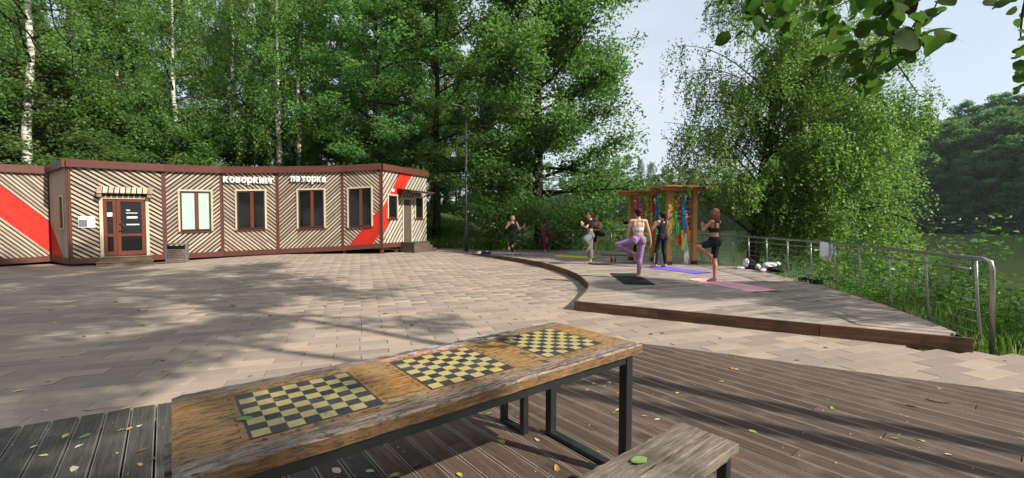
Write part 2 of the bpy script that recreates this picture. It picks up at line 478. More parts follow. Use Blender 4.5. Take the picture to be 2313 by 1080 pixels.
# ---------------------------------------------------------------- the ground, the lake
def interp(pts, y):
    ys = [p[0] for p in pts]; xs = [p[1] for p in pts]
    return np.interp(y, ys, xs)
SHORE = [(-80, 20), (0, 16), (5, 14.5), (10, 12.5), (15, 10.8), (20, 8.6), (25, 6.6), (30, 5), (40, 2), (60, -6), (100, -30), (160, -60), (500, -70)]
FAR = [(-80, 200), (0, 185), (60, 165), (100, 150), (130, 132), (160, 112), (200, 88), (235, 40), (255, -20), (268, -75), (300, -80)]
WATER_Z = -1.0
def terrain(x, y):
    d1 = interp(SHORE, y) - x
    d2 = x - interp(FAR, y)
    if y > 268: d2 = max(d2, y - 268)
    if d1 > 0 and d2 < 0 or (d1 > 0 and x < -70):
        h = -0.06 + zg(x, y) - 1.25 * S((5.2 - d1) / 5.2)
        h += 2.3 * S((y - 24.0) / 10) * S((0.5 - x) / 7)
        return h
    if d2 > 0:
        return -1.3 + 21 * S(d2 / 70)
    return -1.3 - 1.6 * S(min(-d1, -d2) / 8)
def axis(parts):
    out = []
    for a, b, st in parts: out += list(np.arange(a, b, st))
    return np.array(out + [parts[-1][1]])
gx = axis([(-420, -60, 20), (-60, -22, 2), (-22, 16, 0.5), (16, 40, 2), (40, 240, 8), (240, 640, 40)])
gy = axis([(-140, -20, 15), (-20, -2, 2), (-2, 30, 0.5), (30, 70, 2), (70, 330, 8), (330, 700, 37)])
V = np.array([(x, y, terrain(x, y)) for y in gy for x in gx])
nx = len(gx)
idx = np.arange(len(gx) * len(gy)).reshape(len(gy), nx)
Fq = np.stack([idx[:-1, :-1], idx[:-1, 1:], idx[1:, 1:], idx[1:, :-1]], -1).reshape(-1, 4)
t = NT('soil')
ge = t.n('ShaderNodeNewGeometry').outputs['Position']
f = t.noise(ge, 0.8, 6, 0.7)
g = t.noise(ge, 9, 5, 0.7)
c = t.mix(t.mr(f, 0.35, 0.65, 0, 1), (0.045, 0.05, 0.018), (0.05, 0.095, 0.022))
c = t.mix(t.mr(g, 0.4, 0.7, 0, 0.7), c, (0.06, 0.045, 0.028))
M['soil'] = t.bsdf(c, 0.95, spec=0.1, bump=g, bstr=0.8, bdist=0.05)
struct(link(bpy.data.objects.new('ground', np_mesh('ground', V, Fq, M['soil'], True))))

t = NT('lake_water')
ge = t.n('ShaderNodeNewGeometry').outputs['Position']
mp = t.n('ShaderNodeMapping'); mp.inputs['Scale'].default_value = (1.0, 2.2, 1.0); t.l(ge, mp.inputs['Vector'])
h = t.noise(mp.outputs['Vector'], 1.6, 4, 0.55)
c = t.mix(t.noise(ge, 0.05, 3), (0.065, 0.10, 0.034), (0.10, 0.14, 0.05))
M['water'] = t.bsdf(c, 0.06, spec=0.5, bump=h, bstr=0.10, bdist=0.06)
wm = MB(); wm.add([(-90, -130, WATER_Z), (260, -130, WATER_Z), (260, 300, WATER_Z), (-90, 300, WATER_Z)], [(0, 1, 2, 3)])
struct(wm.build('lake_water', M['water']))

# ---------------------------------------------------------------- outlines of the two decks
A39 = math.radians(39.2)                              # the front deck and the table share one direction
BD = (math.cos(A39 - math.pi / 2), math.sin(A39 - math.pi / 2))   # along its boards
BP = (math.cos(A39), math.sin(A39))                   # across its boards
FRONT = [(-9, 0.0), (-5.6, 1.9), (-3.66, 3.01), (-2.91, 3.42), (-1.5, 4.2), (-0.2, 4.9), (0.6, 5.25), (1.2, 5.35), (1.64, 5.23), (2.45, 4.83), (3.18, 4.40), (4.53, 3.72), (7.0, 2.5), (9.5, 1.2), (9.5, -3.0), (-9, -3.0)]
RAISED = [(1.12, 7.37), (5.41, 5.03), (5.80, 5.86), (6.34, 7.45), (6.90, 9.69), (7.08, 12.2), (7.1, 14.7), (6.7, 17.0), (5.9, 19.3), (4.95, 21.1), (2.5, 21.9), (-0.8, 21.7),
          (-1.75, 19.0), (-0.58, 17.67), (0.32, 16.35), (0.85, 15.2), (1.25, 14.1), (1.55, 12.8), (1.73, 11.6), (1.77, 10.6), (1.70, 9.37), (1.44, 8.33)]
DZ = 0.16

# ---------------------------------------------------------------- paving of long staggered slabs
A19 = math.radians(19.6)
pu, pv = (math.cos(A19), math.sin(A19)), (-math.sin(A19), math.cos(A19))
LU, LV, J = 0.60, 0.20, 0.006
def edge_dist(poly, x, y):
    P = np.array(poly); Q = np.roll(P, -1, 0); D = Q - P
    t_ = np.clip(((np.array([x, y]) - P) * D).sum(1) / (D * D).sum(1), 0, 1)
    return float(np.min(np.hypot(*(P + D * t_[:, None] - np.array([x, y])).T)))
def pave_ok(x, y):
    if inside(FRONT, x, y) and edge_dist(FRONT, x, y) > 0.36: return False
    if inside(RAISED, x, y) and edge_dist(RAISED, x, y) > 0.4: return False
    if y < -2 or y > 22.6: return False
    if x > 5.0 and (y - 5.03) * math.cos(math.radians(28.6)) + (x - 5.41) * math.sin(math.radians(28.6)) > -0.12: return False
    if x > 7.3 or (x > 2 and y > 8): return False
    if y > 14.5 and x < -5.2 and y > 0.42 * (x + 17) + 15.5 and y > 15.2: return False
    if x < -18.5: return False
    return True
slab_me = MB()
hx, hy, bv = (LU - J) / 2, (LV - J) / 2, 0.003
slab_me.add([(-hx, -hy, -0.05), (hx, -hy, -0.05), (hx, hy, -0.05), (-hx, hy, -0.05), (-hx, -hy, -bv), (hx, -hy, -bv), (hx, hy, -bv), (-hx, hy, -bv),
             (-hx + bv, -hy + bv, 0), (hx - bv, -hy + bv, 0), (hx - bv, hy - bv, 0), (-hx + bv, hy - bv, 0)],
            [(0, 1, 5, 4), (1, 2, 6, 5), (2, 3, 7, 6), (3, 0, 4, 7), (4, 5, 9, 8), (5, 6, 10, 9), (6, 7, 11, 10), (7, 4, 8, 11), (8, 9, 10, 11)])
slab_mesh = slab_me.mesh('paving_slab', M['paver'])
slabs = []
for j in range(-30, 150):
    off = (0.30 if j % 2 else 0.0) + random.uniform(-0.015, 0.015)
    for i in range(-45, 35):
        u, v = i * LU + off, j * LV
        x, y = u * pu[0] + v * pv[0], u * pu[1] + v * pv[1]
        if -19 < x < 8 and -2 < y < 23 and pave_ok(x, y): slabs.append((x, y))
def in_view(x, y): return y > 1.2 and abs(x / y) < 1.35
def table_hides(x, y):                                  # roughly the ground hidden by the table and both benches
    return False
slabs.sort(key=lambda p: (0 if in_view(*p) else 1, p[1] ** 2 + p[0] ** 2))
pav = struct(link(bpy.data.objects.new('paving', None)))
for x, y in slabs[:300]:
    o = inst('paving_slab', slab_mesh, pav, (x, y, zg(x, y) + random.uniform(-0.002, 0.002)), (random.uniform(-.002, .002), random.uniform(-.002, .002), A19 + random.uniform(-.004, .004)))
base = np.array(slab_me.V); bf = np.array(slab_me.F)
Vs, Fs, Ts = [], [], []
for k, (x, y) in enumerate(slabs[300:]):
    P = base.copy()
    X = x + P[:, 0] * pu[0] + P[:, 1] * pv[0]; Y = y + P[:, 0] * pu[1] + P[:, 1] * pv[1]
    Z = P[:, 2] + np.array([zg(a, b) for a, b in zip(X, Y)]) + random.uniform(-0.002, 0.002)
    Vs.append(np.stack([X, Y, Z], 1)); Fs.append(bf + len(base) * k); Ts += [random.random()] * len(base)
o = link(bpy.data.objects.new('paving_slabs_beyond', np_mesh('paving_slabs_beyond', np.concatenate(Vs), np.concatenate(Fs), M['paver_far'], tint=Ts)), pav)
o['kind'] = 'stuff'

# ---------------------------------------------------------------- boards clipped to an outline
def lay_boards(parent, outline, d, pitch, off, z0, z1, mat, gap=0.007, cut=None, smin=-20, smax=30, bevel=0.0):
    q = (-d[1], d[0])
    n = 0
    k0 = math.floor(smin / pitch); k1 = math.ceil(smax / pitch)
    ang = math.atan2(d[1], d[0])
    for k in range(k0, k1):
        a, b = off + k * pitch + gap / 2, off + (k + 1) * pitch - gap / 2
        sa = line_spans(outline, (q[0] * a, q[1] * a), d)
        sb = line_spans(outline, (q[0] * b, q[1] * b), d)
        if not sa or not sb or len(sa) != len(sb): continue
        for (a0, a1), (b0, b1) in zip(sa, sb):
            cuts = [None]
            lo, hi = max(a0, b0), min(a1, b1)
            if hi - lo < 0.08: continue
            if cut:
                cs = [c for c in cut(k) if lo + 0.4 < c < hi - 0.4]
            else: cs = []
            ends = [(a0, b0)] + [(c, c) for c in cs] + [(a1, b1)]
            for e0, e1 in zip(ends[:-1], ends[1:]):
                mid = ((e0[0] + e1[0]) / 2, (a + b) / 2)
                g2 = 0.003
                quad = [(e0[0] + g2 - mid[0], a - mid[1]), (e1[0] - g2 - mid[0], a - mid[1]), (e1[1] - g2 - mid[0], b - mid[1]), (e0[1] + g2 - mid[0], b - mid[1])]
                m = MB(); m.prism(quad, z0, z1)
                o = m.build('deck_board', mat(k) if callable(mat) else mat, parent)
                o.location = (d[0] * mid[0] + q[0] * mid[1], d[1] * mid[0] + q[1] * mid[1], random.uniform(-0.0015, 0.0015))
                o.rotation_euler = (0, 0, ang)
                n += 1
    return n
fd = struct(link(bpy.data.objects.new('front_deck', None)))
def fcut(k):
    r = random.Random(k * 7 + 3)
    return [r.uniform(-1.0, 2.0) + s for s in (-6.0, -2.5, 1.8, 5.5)] if k % 3 else [r.uniform(-3, 5)]
q0 = BP
lay_boards(fd, FRONT, BD, 0.15, 0.075 - 0.15 * 0.0, -0.012, 0.02, lambda k: M['deck_front_shaded'] if (k < 2 or (k < 6 and k % 2)) else M['deck_front'], gap=0.012, cut=fcut, smin=-8, smax=10)
bb = MB()
for i in range(len(FRONT)):
    pass
rd = struct(link(bpy.data.objects.new('raised_deck', None)))
A21 = math.radians(21)
def rcut(k):
    r = random.Random(k * 13 + 1)
    return [r.uniform(0, 3.5) + s for s in (-2, 2.0, 6.0)]
lay_boards(rd, RAISED, (math.cos(A21), math.sin(A21)), 0.145, 0.03, DZ - 0.03, DZ, M['deck_grey'], gap=0.013, cut=rcut, smin=-4, smax=26)
# its fascia boards, one piece between every two joints
fp = [(-1.75, 19.0), (-0.58, 17.67), (0.32, 16.35), (0.85, 15.2), (1.25, 14.1), (1.55, 12.8), (1.73, 11.6), (1.77, 10.6), (1.70, 9.37), (1.44, 8.33), (1.12, 7.37)]
def smooth_path(p, n=6):
    p = np.array(p, float); out = []
    for i in range(len(p) - 1):
        p0 = p[max(i - 1, 0)]; p1 = p[i]; p2 = p[i + 1]; p3 = p[min(i + 2, len(p) - 1)]
        for k in range(n):
            t_ = k / n
            out.append(0.5 * ((2 * p1) + (-p0 + p2) * t_ + (2 * p0 - 5 * p1 + 4 * p2 - p3) * t_ ** 2 + (-p0 + 3 * p1 - 3 * p2 + p3) * t_ ** 3))
    out.append(p[-1])
    return np.array(out)
def strip(name, path, z0, z1, th, mat, parent):        # upright board bent along a plan path
    path = np.array(path, float)
    tg = np.gradient(path, axis=0); tg /= np.linalg.norm(tg, axis=1, keepdims=True)
    nr = np.stack([tg[:, 1], -tg[:, 0]], 1)
    Vv, Ff = [], []
    for p, n_ in zip(path, nr):
        a, b = p - n_ * th / 2, p + n_ * th / 2
        zz0 = z0(p[0], p[1]) if callable(z0) else z0
        Vv += [(a[0], a[1], zz0), (b[0], b[1], zz0), (b[0], b[1], z1), (a[0], a[1], z1)]
    for i in range(len(path) - 1):
        for j in range(4): Ff.append((4 * i + j, 4 * i + (j + 1) % 4, 4 * i + 4 + (j + 1) % 4, 4 * i + 4 + j))
    Ff += [(3, 2, 1, 0), tuple(range(4 * len(path) - 4, 4 * len(path)))]
    m = MB(); m.add(Vv, Ff)
    return m.build(name, mat, parent)
cp = smooth_path(fp, 5)
cuts = [0, 9, 18, 27, 36, 44, len(cp) - 1]
for a, b in zip(cuts[:-1], cuts[1:]):
    strip('fascia_board', cp[a:b + 1] + np.array([-0.02, -0.012]), lambda x, y: zg(x, y) - 0.03, DZ + 0.006, 0.03, M['fascia'], rd)
fr = [(1.105, 7.352), (2.30, 6.70), (4.12, 5.707), (5.42, 5.0)]
for p, q in zip(fr[:-1], fr[1:]):
    m = MB(); L = math.hypot(q[0] - p[0], q[1] - p[1]); a = math.atan2(q[1] - p[1], q[0] - p[0])
    m.box((0, 0, 0), (L - 0.006, 0.035, 0.19))
    o = m.build('fascia_board', M['fascia'], rd, bevel=0.004); o.location = ((p[0] + q[0]) / 2 + 0.01, (p[1] + q[1]) / 2 - 0.02, 0.072); o.rotation_euler = (0, 0, a)
right_edge = smooth_path([(5.41, 5.03), (5.80, 5.86), (6.34, 7.45), (6.90, 9.69), (7.08, 12.2), (7.1, 14.7), (6.7, 17.0), (5.9, 19.3), (4.95, 21.1), (2.5, 21.9), (-0.8, 21.7)], 4)
for i in range(0, len(right_edge) - 1, 5):
    strip('fascia_board', right_edge[i:i + 6] + np.array([0.02, 0.0]), -0.12, DZ - 0.012, 0.03, M['fascia'], rd)
m = MB()
for k in range(9):
    x = 2.0 + (k % 3) * 2.0; y = 9.0 + (k // 3) * 4.0
    m.box((x, y, 0.02), (0.1, 0.1, 0.2))
m.build('joists', M['step_dark'], rd)

# ---------------------------------------------------------------- the striped pavilion
bld = thing('pavilion', 'long low curved pavilion clad in diagonal cream slats with brown trim and red bands', 'building', (-10, 18, 0))
BL = np.array([-10.0, 18.0, 0.0])
def corner(xp, yt, yb, Y):
    p = at(xp, yt, Y); q = at(xp, yb, Y)
    return np.array([q[0], q[1], q[2]]), np.array([q[0], q[1], p[2]])
C_ = [corner(0, 370.5, 598, 14.3), corner(118, 377, 590, 15.3), corner(160, 360, 597, 14.45), corner(374, 372, 586, 16.0), corner(504, 377, 579, 16.96),
      corner(629, 377, 573, 17.57), corner(775, 375, 566, 18.0), corner(862, 370, 560, 18.0), corner(963, 388, 553, 20.76)]
c0b = C_[0][0] + (C_[0][0] - C_[1][0]) * 1.8; c0t = C_[0][1] + (C_[0][1] - C_[1][1]) * 1.8
C_ = [(c0b, c0t)] + C_
LM = {}
class Panel:
    def __init__(s, a, b):
        s.b0, s.t0 = a; s.b1, s.t1 = b
        s.W = float(np.linalg.norm((s.b1 - s.b0)[:2])); s.H = float((s.t0[2] - s.b0[2] + s.t1[2] - s.b1[2]) / 2)
        d = (s.b1 - s.b0)[:2] / s.W
        s.n = np.array([d[1], -d[0], 0.0]); s.d = d
    def at(s, u, v, o=0.0):
        a, b = u / s.W, v / s.H
        lo = s.b0 + (s.b1 - s.b0) * a; hi = s.t0 + (s.t1 - s.t0) * a
        return lo + (hi - lo) * b + s.n * o
    def uv(s, x, y):                                   # where a sight line meets this wall
        r = ray(x, y)
        A = np.array([[r[0], -s.d[0]], [r[1], -s.d[1]]])
        k, u = np.linalg.solve(A, s.b0[:2])
        z = CZ + r[2] * k
        a = u / s.W
        lo = s.b0[2] + (s.b1[2] - s.b0[2]) * a; hi = s.t0[2] + (s.t1[2] - s.t0[2]) * a
        return u, (z - lo) / (hi - lo) * s.H
    def plate(s, name, poly, d0, d1, mat, parent, local=None):
        c = np.array([sum(p[0] for p in poly), sum(p[1] for p in poly)]) / len(poly)
        org = s.at(c[0], c[1], d0)
        n = len(poly)
        if area(poly) < 0: poly = poly[::-1]
        P = [s.at(u, v, d0) for u, v in poly] + [s.at(u, v, d1) for u, v in poly]
        ang = local
        R = np.eye(3)
        if ang is not None:                            # local X along the grain
            ex = np.array([s.d[0] * math.cos(ang), s.d[1] * math.cos(ang), math.sin(ang)])
            ez = s.n; ey = np.cross(ez, ex)
            R = np.stack([ex, ey, ez])
        Vv = [R @ (p - org) for p in P]
        m = MB(); m.add(Vv, [tuple(range(n - 1, -1, -1)), tuple(range(n, 2 * n))] + [(i, (i + 1) % n, n + (i + 1) % n, n + i) for i in range(n)])
        o = m.build(name, mat, parent)
        Mx = Matrix([list(R.T[0]), list(R.T[1]), list(R.T[2])]).to_4x4()
        wp = parent
        off = BL.copy()
        LM[o.name] = Matrix.Translation(Vector(org - off)) @ Mx
        o.matrix_local = LM[o.name]
        return o
PN = [Panel(C_[i], C_[i + 1]) for i in range(len(C_) - 1)]
P_FARLEFT, P_LEFT, P_SIDE, P_DOOR, P_W1, P_W2, P_W3, P_W4, P_END = range(9)
PL, RF = 0.20, 0.26                                    # plinth and roof fascia heights
def rect(u0, u1, v0, v1): return [(u0, v0), (u1, v0), (u1, v1), (u0, v1)]
def slats(pn, wall, region, slope, mat, opening=None, pitch=0.155, wfrac=0.54, ph=0.0, th=0.022):
    """diagonal slats clipped to a convex region of the wall, kept clear of an opening; one object per piece"""
    ang = math.atan(slope)
    us = [p[0] for p in region]; vs = [p[1] for p in region]
    if area(region) < 0: region = region[::-1]
    lo = min(v - slope * u for u, v in region); hi = max(v - slope * u for u, v in region)
    n = 0
    k = math.floor((lo - ph) / pitch) - 1
    while ph + k * pitch < hi:
        b0 = ph + k * pitch; b1 = b0 + pitch * wfrac
        k += 1
        u0, u1 = min(us) - 0.1, max(us) + 0.1
        st = [(u0, b0 + slope * u0), (u1, b0 + slope * u1), (u1, b1 + slope * u1), (u0, b1 + slope * u0)]
        pieces = [clip_convex(st, region)]
        if opening and len(pieces[0]) > 2:
            out = []
            for o0, o1, q0_, q1_ in (opening if isinstance(opening, list) else [opening]):
                out = []
                for pc in pieces:
                    if len(pc) < 3: continue
                    ins = clip_convex(pc, rect(o0, o1, q0_, q1_))
                    if len(ins) < 3 or abs(area(ins)) < 1e-4: out.append(pc); continue
                    if slope > 0:                       # the part before and the part after the opening
                        segs = [clip_half(pc, 1, 0, o0), clip_half(pc, -1, 0, -o1)]
                        m_ = clip_half(clip_half(pc, -1, 0, -o0), 1, 0, o1)
                        segs += [clip_half(m_, 0, 1, q0_), clip_half(m_, 0, -1, -q1_)] if len(m_) > 2 else []
                    else:
                        segs = [clip_half(pc, 1, 0, o0), clip_half(pc, -1, 0, -o1)]
                        m_ = clip_half(clip_half(pc, -1, 0, -o0), 1, 0, o1)
                        segs += [clip_half(m_, 0, 1, q0_), clip_half(m_, 0, -1, -q1_)] if len(m_) > 2 else []
                    out += [q for q in segs if len(q) > 2]
                pieces = out
        for pc in pieces:
            if len(pc) < 3 or abs(area(pc)) < 0.0035: continue
            pn.plate('slat', pc, 0.012, 0.012 + th, mat, wall, ang); n += 1
    return n
walls = []
for i, pn in enumerate(PN):
    mat = M['backing']
    walls.append(pn.plate('wall', rect(0, pn.W, 0, pn.H), -0.08, 0.0, mat, bld))
# note: slats are children of the wall, so they are parented keeping the pavilion's frame
def sub(o, wall):
    o.parent = wall
    o.matrix_parent_inverse = LM[wall.name].inverted()
    return o
_plate = Panel.plate
def plate_on(s, name, poly, d0, d1, mat, parent, local=None):
    o = _plate(s, name, poly, d0, d1, mat, bld, local)
    if parent is not bld: sub(o, parent)
    return o
Panel.plate = plate_on
# plinth, fascia, corner posts
for i, pn in enumerate(PN):
    pn.plate('plinth_board', rect(0.003, pn.W - 0.003, 0, PL), 0.0, 0.05 + 0.002 * (i % 2), M['brown'], bld, 0.0)
    pn.plate('roof_fascia', rect(-0.02, pn.W + 0.02, pn.H - RF, pn.H + 0.001 * (i % 2)), -0.05, 0.14 + 0.003 * (i % 2), M['brown'], bld, 0.0)
    if i in (P_DOOR, P_W1, P_W2, P_W3, P_W4, P_END):
        pn.plate('corner_board', rect(0.0, 0.065, PL, pn.H - RF), 0.001, 0.045, M['brown'], bld, math.pi / 2)
    if i in (P_DOOR, P_W1, P_W2, P_W3, P_W4, P_LEFT, P_SIDE):
        pn.plate('corner_board', rect(pn.W - (0.065 if i != P_LEFT else 0.05), pn.W, PL, pn.H - RF), 0.001, 0.043, M['brown'] if i != P_LEFT else M['brown_dark'], bld, math.pi / 2)
# roof and back of the house
front_t = [c[1] for c in C_]
back = []
for i, c in enumerate(C_):
    n_ = PN[max(0, i - 1)].n + PN[min(len(PN) - 1, i)].n
    n_ /= np.linalg.norm(n_)
    back.append(c[1] - n_ * 4.2)
Vr = [p - BL - np.array([0, 0, 0.03]) for p in front_t] + [p - BL - np.array([0, 0, 0.03]) for p in back]
n9 = len(C_)
Vr += [np.array([v[0], v[1], v[2] - 0.18]) for v in Vr]
Fr = []
for i in range(n9 - 1):
    Fr.append((i, i + 1, n9 + i + 1, n9 + i)); Fr.append((2 * n9 + i, 3 * n9 + i, 3 * n9 + i + 1, 2 * n9 + i + 1))
    Fr.append((n9 + i, n9 + i + 1, 3 * n9 + i + 1, 3 * n9 + i)); Fr.append((i, 2 * n9 + i, 2 * n9 + i + 1, i + 1))
m = MB(); m.add(Vr, Fr); m.build('roof', M['brown_dark'], bld)
m = MB()
bk = [b - BL for b in back]
for i in range(n9 - 1):
    a, b = bk[i], bk[i + 1]
    zb = C_[i][0][2]
    m.add([(a[0], a[1], zb), (b[0], b[1], zb), (b[0], b[1], b[2] - 0.1), (a[0], a[1], a[2] - 0.1)], [(0, 1, 2, 3)])
e, f_ = C_[-1][1] - BL, bk[-1]
m.add([(e[0], e[1], C_[-1][0][2]), (f_[0], f_[1], C_[-1][0][2]), (f_[0], f_[1], f_[2] - 0.1), (e[0], e[1], e[2] - 0.1)], [(0, 1, 2, 3)])
m.build('rear_wall', M['backing'], bld)
m = MB()
fl = [C_[i][0] - BL for i in range(n9)]
for i in range(n9 - 1):
    a, b, c, d = fl[i], fl[i + 1], bk[i + 1], bk[i]
    m.add([(a[0], a[1], a[2] + .02), (b[0], b[1], b[2] + .02), (c[0], c[1], b[2] + .02), (d[0], d[1], a[2] + .02)], [(0, 1, 2, 3)])
m.build('floor_slab', M['backing'], bld)

def window(pn, wall, x0, y0, x1, y1, pane_mat, mull=True, dbl=True):
    u0, v1 = pn.uv(x0, y0); u1, v0 = pn.uv(x1, y1)
    fw = 0.06
    w = pn.plate('window', rect(u0 - 0.012, u1 + 0.012, v0 - 0.012, v1 + 0.012), 0.0, 0.004, M['backing'], bld, 0.0)
    def ch(o): return sub(o, w)
    for nm, r in (('trim', rect(u0 - fw, u0, v0 - 0.02, v1 + fw)), ('trim', rect(u1, u1 + fw, v0 - 0.02, v1 + fw)), ('trim', rect(u0, u1, v1, v1 + fw))):
        ch(pn.plate(nm, r, 0.005, 0.075, M['trim'], bld, math.pi / 2 if r[1][0] - r[0][0] < 0.1 else 0.0))
    ch(pn.plate('sill', rect(u0 - fw, u1 + fw, v0 - 0.07, v0 - 0.022), 0.005, 0.085, M['door_brown'], bld, 0.0))
    f = 0.055
    for r in (rect(u0, u0 + f, v0, v1), rect(u1 - f, u1, v0, v1), rect(u0 + f, u1 - f, v1 - f, v1), rect(u0 + f, u1 - f, v0, v0 + f)):
        ch(pn.plate('frame', r, 0.005, 0.045, M['brown_dark'], bld, 0.0))
    um = u0 + (u1 - u0) * 0.53
    if mull:
        ch(pn.plate('mullion', rect(um - 0.06, um + 0.06, v0 + f, v1 - f), 0.006, 0.040, M['door_brown'], bld, 0.0))
        ch(pn.plate('pane', rect(u0 + f, um - 0.06, v0 + f, v1 - f), 0.006, 0.018, pane_mat, bld, 0.0))
        ch(pn.plate('pane', rect(um + 0.06, u1 - f, v0 + f, v1 - f), 0.006, 0.018, pane_mat, bld, 0.0))
    else:
        ch(pn.plate('pane', rect(u0 + f, u1 - f, v0 + f, v1 - f), 0.006, 0.018, pane_mat, bld, 0.0))
    return (u0 - fw, u1 + fw, v0 - 0.07, v1 + fw)
def body(pn, a=0.065, b=0.065): return rect(a, pn.W - b, PL, pn.H - RF)
# W1..W4
pn = PN[P_W1]; op = window(pn, walls[P_W1], 406, 432, 478, 520, M['blind']); slats(pn, walls[P_W1], body(pn), 0.92, M['slat'], op)
pn = PN[P_W2]; op = window(pn, walls[P_W2], 535, 432, 600, 516, M['glass']); slats(pn, walls[P_W2], body(pn), -0.92, M['slat'], op)
pn = PN[P_W3]; op = window(pn, walls[P_W3], 674, 430, 733, 513, M['glass']); slats(pn, walls[P_W3], body(pn), 0.92, M['slat'], op)
pn = PN[P_W4]; op4 = window(pn, walls[P_W4], 788, 427, 840, 510, M['glass'])
a1, a2 = pn.uv(789, 555), pn.uv(857, 473)
b1, b2 = pn.uv(838, 555), pn.uv(862, 525)
sl_r = (a2[1] - a1[1]) / (a2[0] - a1[0])
e0, e1, f0, f1 = 0.065, pn.W - 0.065, PL, pn.H - RF
band = clip_convex([(a1[0] - 1, a1[1] - sl_r), (b1[0] - 1, b1[1] - sl_r), (b1[0] + 2, b1[1] + 2 * sl_r), (a1[0] + 2, a1[1] + 2 * sl_r)], rect(e0, e1, f0, f1))
up = clip_half(rect(e0, e1, f0, f1), sl_r, -1, sl_r * a1[0] - a1[1])
dn = clip_half(rect(e0, e1, f0, f1), -sl_r, 1, -(sl_r * b1[0] - b1[1]))
slats(pn, walls[P_W4], up, -0.92, M['slat'], op4); slats(pn, walls[P_W4], dn, -0.92, M['slat'])
slats(pn, walls[P_W4], band, sl_r, M['red'], op4, wfrac=0.93)
# end wall: two windows, a door, red band
pn = PN[P_END]
w1 = window(pn, walls[P_END], 875, 441, 895, 493, M['glass'], mull=False); w2 = window(pn, walls[P_END], 936.5, 447, 953, 493, M['glass'], mull=False)
d0 = pn.uv(909, 450); d1 = pn.uv(927, 545)
dop = (d0[0] - 0.06, d1[0] + 0.06, PL, d0[1] + 0.06)
dr = pn.plate('side_door', rect(d0[0], d1[0], PL, d0[1]), 0.0, 0.03, M['step_dark'], bld, math.pi / 2)
for r in (rect(d0[0] - 0.06, d0[0], PL, d0[1] + 0.06), rect(d1[0], d1[0] + 0.06, PL, d0[1] + 0.06), rect(d0[0], d1[0], d0[1], d0[1] + 0.06)):
    sub(pn.plate('trim', r, 0.002, 0.07, M['trim'], bld, 0.0), dr)
t1, t2 = pn.uv(903, 389), pn.uv(930, 392)
q1, q2 = pn.uv(880, 435), pn.uv(900, 452)
ks = (t1[1] - q1[1]) / (t1[0] - q1[0])
W_, e1 = pn.W, pn.W - 0.02
full = rect(0.065, e1, PL, pn.H - RF)
l0, l1 = t1[1] - ks * t1[0], t2[1] - ks * t2[0]
lo_, hi_ = min(l0, l1), max(l0, l1)
band = clip_half(clip_half(full, -ks, 1, hi_), ks, -1, -lo_)
up = clip_half(full, ks, -1, -hi_); dn = clip_half(full, -ks, 1, lo_)
for reg, mt, wf in ((up, M['slat_grey'], 0.62), (dn, M['slat_grey'], 0.62), (band, M['red'], 0.93)):
    if len(reg) > 2: slats(pn, walls[P_END], reg, ks * 0.9 if mt is not M['red'] else ks, mt, [w1, w2, dop], pitch=0.27, wfrac=wf)
# awning over the end door: a light bracket frame
aw = link(bpy.data.objects.new('awning', None), bld)
m = MB()
u0 = d0[0] - 0.35; u1 = d1[0] + 0.75
va = d0[1] + 0.42
for u in np.linspace(u0, u1, 4):
    m.beam(pn.at(u, va, 0.05) - BL, pn.at(u, va - 0.12, 0.75) - BL, 0.03, 0.05)
m.beam(pn.at(u0, va - 0.12, 0.75) - BL, pn.at(u1, va - 0.12, 0.75) - BL, 0.04, 0.05)
m.beam(pn.at(u0, va - 0.3, 0.05) - BL, pn.at(u0, va - 0.1, 0.7) - BL, 0.03, 0.04); m.beam(pn.at(u1, va - 0.3, 0.05) - BL, pn.at(u1, va - 0.1, 0.7) - BL, 0.03, 0.04)
m.build('bracket', M['step_dark'], aw)
m = MB()
A = [pn.at(u0 - .05, va + 0.03, 0.04) - BL, pn.at(u1 + .05, va + 0.03, 0.04) - BL, pn.at(u1 + .05, va - 0.09, 0.82) - BL, pn.at(u0 - .05, va - 0.09, 0.82) - BL]
m.add(A + [a + np.array([0, 0, 0.02]) for a in A], [(3, 2, 1, 0), (4, 5, 6, 7), (0, 1, 5, 4), (1, 2, 6, 5), (2, 3, 7, 6), (3, 0, 4, 7)])
m.build('awning_sheet', M['step_dark'], aw)
# small round plate on the red band
pn.plate('number_plate', [(pn.uv(886, 430)[0] + 0.09 * math.cos(k * math.pi / 6), pn.uv(886, 430)[1] + 0.07 * math.sin(k * math.pi / 6)) for k in range(12)], 0.036, 0.05, M['paper'], bld)
# door panel
pn = PN[P_DOOR]
q0_ = pn.uv(232, 449); q1_ = pn.uv(332, 574)
du0, du1, dv0, dv1 = q0_[0], q1_[0], max(PL - 0.05, q1_[1]), q0_[1]
dop = (du0 - 0.09, du1 + 0.09, PL - 0.1, dv1 + 0.09)
hood = (pn.uv(220, 424)[0], pn.uv(342, 424)[0], dv1 + 0.09, pn.uv(280, 424)[1])
slats(pn, walls[P_DOOR], body(pn), -0.72, M['slat'], [dop, hood])
de = pn.plate('entrance_door', rect(du0, du1, dv0, dv1), 0.0, 0.015, M['brown_dark'], bld, 0.0)
for r in (rect(du0 - 0.09, du0, dv0 - 0.05, dv1 + 0.09), rect(du1, du1 + 0.09, dv0 - 0.05, dv1 + 0.09), rect(du0, du1, dv1, dv1 + 0.09)):
    sub(pn.plate('trim', r, 0.001, 0.10, M['trim'], bld, math.pi / 2 if r[1][0] - r[0][0] < 0.2 else 0.0), de)
um = du0 + (du1 - du0) * 0.30
